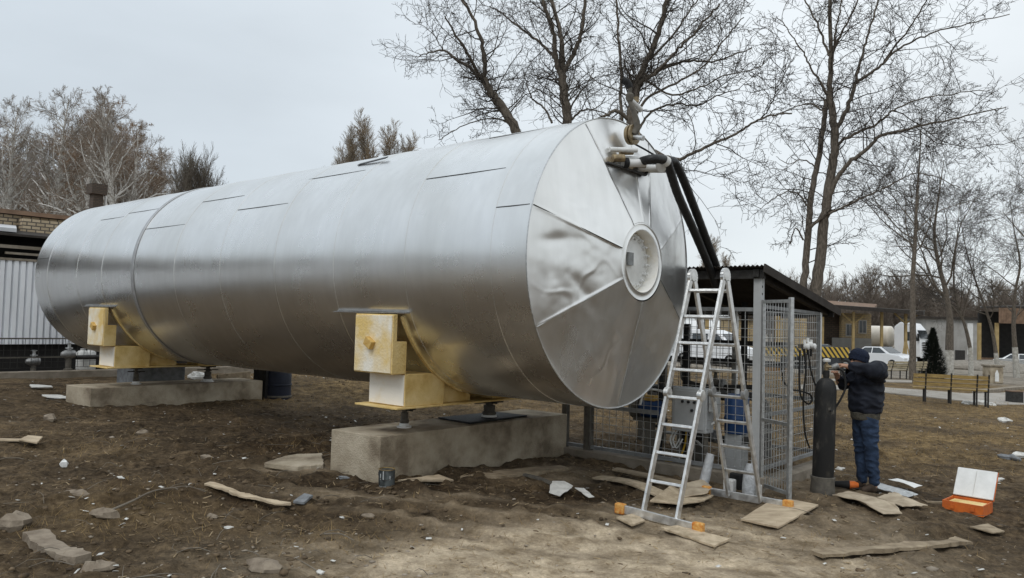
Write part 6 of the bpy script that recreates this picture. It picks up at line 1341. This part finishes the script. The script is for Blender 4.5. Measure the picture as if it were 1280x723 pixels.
# ------------------------------------------------------------------ loose stuff on the soil that nobody could count
ico = np.array([(0, 0, 1), (.894, 0, .447), (.276, .851, .447), (-.724, .526, .447), (-.724, -.526, .447), (.276, -.851, .447), (.724, .526, -.447), (-.276, .851, -.447), (-.894, 0, -.447), (-.276, -.851, -.447), (.724, -.526, -.447), (0, 0, -1)])
icf = np.array([(0, 1, 2), (0, 2, 3), (0, 3, 4), (0, 4, 5), (0, 5, 1), (1, 6, 2), (2, 7, 3), (3, 8, 4), (4, 9, 5), (5, 10, 1), (2, 6, 7), (3, 7, 8), (4, 8, 9), (5, 9, 10), (1, 10, 6), (6, 11, 7), (7, 11, 8), (8, 11, 9), (9, 11, 10), (10, 11, 6)])
def scatter(n, seed, rmin=4.8, rmax=24, amax=42, keep=None):
    g = np.random.default_rng(seed); r = rmin*(rmax/rmin)**g.random(n); a = np.radians(g.uniform(-amax, amax, n)); x = r*np.sin(a); y = r*np.cos(a)
    k = np.ones(n, bool)
    rel = np.stack([x, y], 1)-TC[:2]; l = rel@A_[:2]; u = -(rel@S_[:2])
    for l0, l1, u0, u1 in ((1.95, 2.76, -1.9, 1.5), (8.95, 9.9, -1.6, 1.7)): k &= ~((l > l0) & (l < l1) & (u > u0) & (u < u1))
    if keep is not None: k &= g.random(n) < keep(x, y)
    return x[k], y[k], g
def surf(x, y):
    return gz(x, y)+micro(x, y)
def lumps(name, n, seed, smin, smax, mat, label, keep, flat=.6, rmax=22):
    x, y, g = scatter(n, seed, keep=keep, rmax=rmax); N = len(x); s = smin*(smax/smin)**(g.random(N)**2.2)
    z = surf(x, y)+s*.1
    sc = np.stack([s*g.uniform(.7, 1.4, N), s*g.uniform(.7, 1.4, N), s*flat*g.uniform(.6, 1.2, N)], 1); an = g.random(N)*6.28
    v = ico[None]*(1+g.normal(0, .16, (N, 12, 1)))*sc[:, None]
    vx = v[..., 0]*np.cos(an)[:, None]-v[..., 1]*np.sin(an)[:, None]+x[:, None]; vy = v[..., 0]*np.sin(an)[:, None]+v[..., 1]*np.cos(an)[:, None]+y[:, None]; vz = v[..., 2]+z[:, None]
    V = np.stack([vx, vy, vz], -1).reshape(-1, 3); F = (icf[None]+12*np.arange(N)[:, None, None]).reshape(-1, 3)
    tag(arr_mesh(name, V, F, mat), label, None, None, 'stuff')
def tramp(x, y): return np.clip(1.0-1.25*sand_mask(x, y), .03, 1)*(.25+1.1*np.clip(fbm(x*.9, y*.9, 3, 91)*2-.5, 0, 1))
lumps('soil_clods', 15000, 3, .005, .034, 'clod', 'loose clods of dark soil', tramp)
lumps('gravel', 5000, 4, .003, .022, 'pebble', 'small pale pebbles and rubble bits', lambda x, y: (1-.7*sand_mask(x, y))*.25+.75*np.clip(fbm(x*1.3, y*1.3, 3, 95)*2.4-.8, 0, 1), .55)
lumps('rubble', 260, 8, .02, .075, 'pebble', 'pale rubble lumps strewn in the grass and mud', lambda x, y: np.clip((np.abs(x+1)-2.5)/2, 0, 1), .5)
def chips(name, n, seed, lmin, lmax, w, mat, label, keep, lift=.004, rmax=20):
    x, y, g = scatter(n, seed, keep=keep, rmax=rmax); N = len(x); L = g.uniform(lmin, lmax, N); an = g.random(N)*6.28; z = surf(x, y)+lift+.004
    d = np.stack([np.cos(an), np.sin(an), g.normal(0, .22, N)], 1)*L[:, None]/2; s = np.stack([-np.sin(an), np.cos(an), g.normal(0, .25, N)], 1)*(w*g.uniform(.5, 1.6, N))[:, None]/2
    c = np.stack([x, y, z], 1); h = np.array([0, 0, .003]); a = [c-d-s, c+d-s, c+d+s, c-d+s]; V = np.concatenate(a+[p+h for p in a]); i = np.arange(N)
    q = lambda *k: np.stack([i+N*j for j in k], 1)
    F = np.concatenate([q(4, 5, 6, 7), q(3, 2, 1, 0), q(0, 1, 5, 4), q(1, 2, 6, 5), q(2, 3, 7, 6), q(3, 0, 4, 7)])
    tag(arr_mesh(name, V, F, mat), label, None, None, 'stuff')
chips('wood_chips', 4800, 5, .012, .09, .006, 'straw', 'straw, splinters and wood chips in the mud', lambda x, y: .15+.85*np.clip(fbm(x*.8, y*.8, 3, 97)*2.4-.8, 0, 1))
chips('litter', 420, 6, .015, .05, .022, 'paper', 'tiny white scraps of litter', lambda x, y: np.where((x > 2.5) | (x < -1.2), .9, .18), .012, 26)
def blades():
    x, y, g = scatter(130000, 9, rmin=4.9, rmax=34, keep=lambda x, y: np.clip(grass_mask(x, y)*1.25+.03, 0, 1)*.95); N = len(x)
    z = surf(x, y)-.01; h = g.uniform(.02, .085, N)*(.6+.8*fbm(x*2, y*2, 2, 99)); an = g.random(N)*6.28; w = .0011*(1+np.hypot(x, y)/5); ln = g.normal(0, .75, (N, 2))*h[:, None]
    c = np.stack([x, y, z], 1); s = np.stack([np.cos(an), np.sin(an), np.zeros(N)], 1)*w[:, None]; t = c+np.stack([ln[:, 0], ln[:, 1], h], 1)
    V = np.concatenate([c-s, c+s, t]); i = np.arange(N); tag(arr_mesh('dry_grass', V, np.stack([i, i+N, i+2*N], 1), 'drygrass'), 'short dead grass blades', None, None, 'stuff')
blades()
def stems():
    rr = random.Random(19); polys = []
    x, y, g = scatter(520, 23, rmin=5, rmax=16, keep=lambda x, y: np.clip((-x-.2)/1.5, .06, 1)*.6+np.clip((x-4)/2, 0, .5)); z = surf(x, y)
    for i in range(len(x)):
        a = rr.uniform(0, 6.28); L = rr.uniform(.08, .42); d = np.array([cos(a), sin(a), 0]); n = np.array([-d[1], d[0], 0]); p = np.array([x[i], y[i], z[i]+.012]); c = rr.uniform(-.25, .25)*L; h = rr.uniform(0, .05)
        polys.append((np.array([p, p+d*L*.33+n*c*.7+np.array([0, 0, h]), p+d*L*.66+n*c+np.array([0, 0, h*1.2]), p+d*L+n*c*.3+np.array([0, 0, h*.4])]), np.array([.0035, .003, .0025, .0015])*rr.uniform(.6, 1.4)))
    V, F = poly_tubes(polys, 4); tag(arr_mesh('dead_stems', V, F, 'twiglight'), 'dead stems and bits of twig trodden into the soil', None, None, 'stuff')
stems()
def cage_pipes():
    for pts, r, lab in (([G(.35, .55, .45), G(1.2, .55, .45), G(1.25, .55, .95), G(2.2, .6, .95)], .045, 'dark flanged pipe run low inside the cage'), ([G(.5, 1.3, 1.05), G(1.6, 1.3, 1.05), G(1.65, 1.3, 1.6), G(2.4, 1.3, 1.6)], .04, 'dark pipe rising across the back of the cage'), ([G(.25, .9, .2), G(.3, .9, .9), G(.9, .95, .92)], .05, 'stubby dark pipe next to the drum stand')):
        t = thing('pipework', lab, 'pipe', (pts[0][0], pts[0][1], 0), 'pipes in the cage')
        m = MB(); m.tube(bez(pts, 6), r, 10); m.build('pipe', 'darkmetal', t, smooth=True)
        for p, q in zip(pts[:-1], pts[1:]):
            c = (p+q)/2; d = nrm(q-p); m = MB(); m.lathe([(r*1.9, -.03), (r*1.9, -.004), (r*1.2, -.003), (r*1.2, .003), (r*1.9, .004), (r*1.9, .03)], c, d, 14); m.build('flange', 'fit_alu', t, smooth=True)
        c = pts[1]*.6+pts[0]*.4; m = MB(); m.lathe([(.05, 0), (.06, .05), (.03, .08), (.02, .16), (.09, .165), (.09, .18), (.02, .185)], c, (0, 0, 1), 14); m.build('valve', 'dustgrey', t, smooth=True)
cage_pipes()
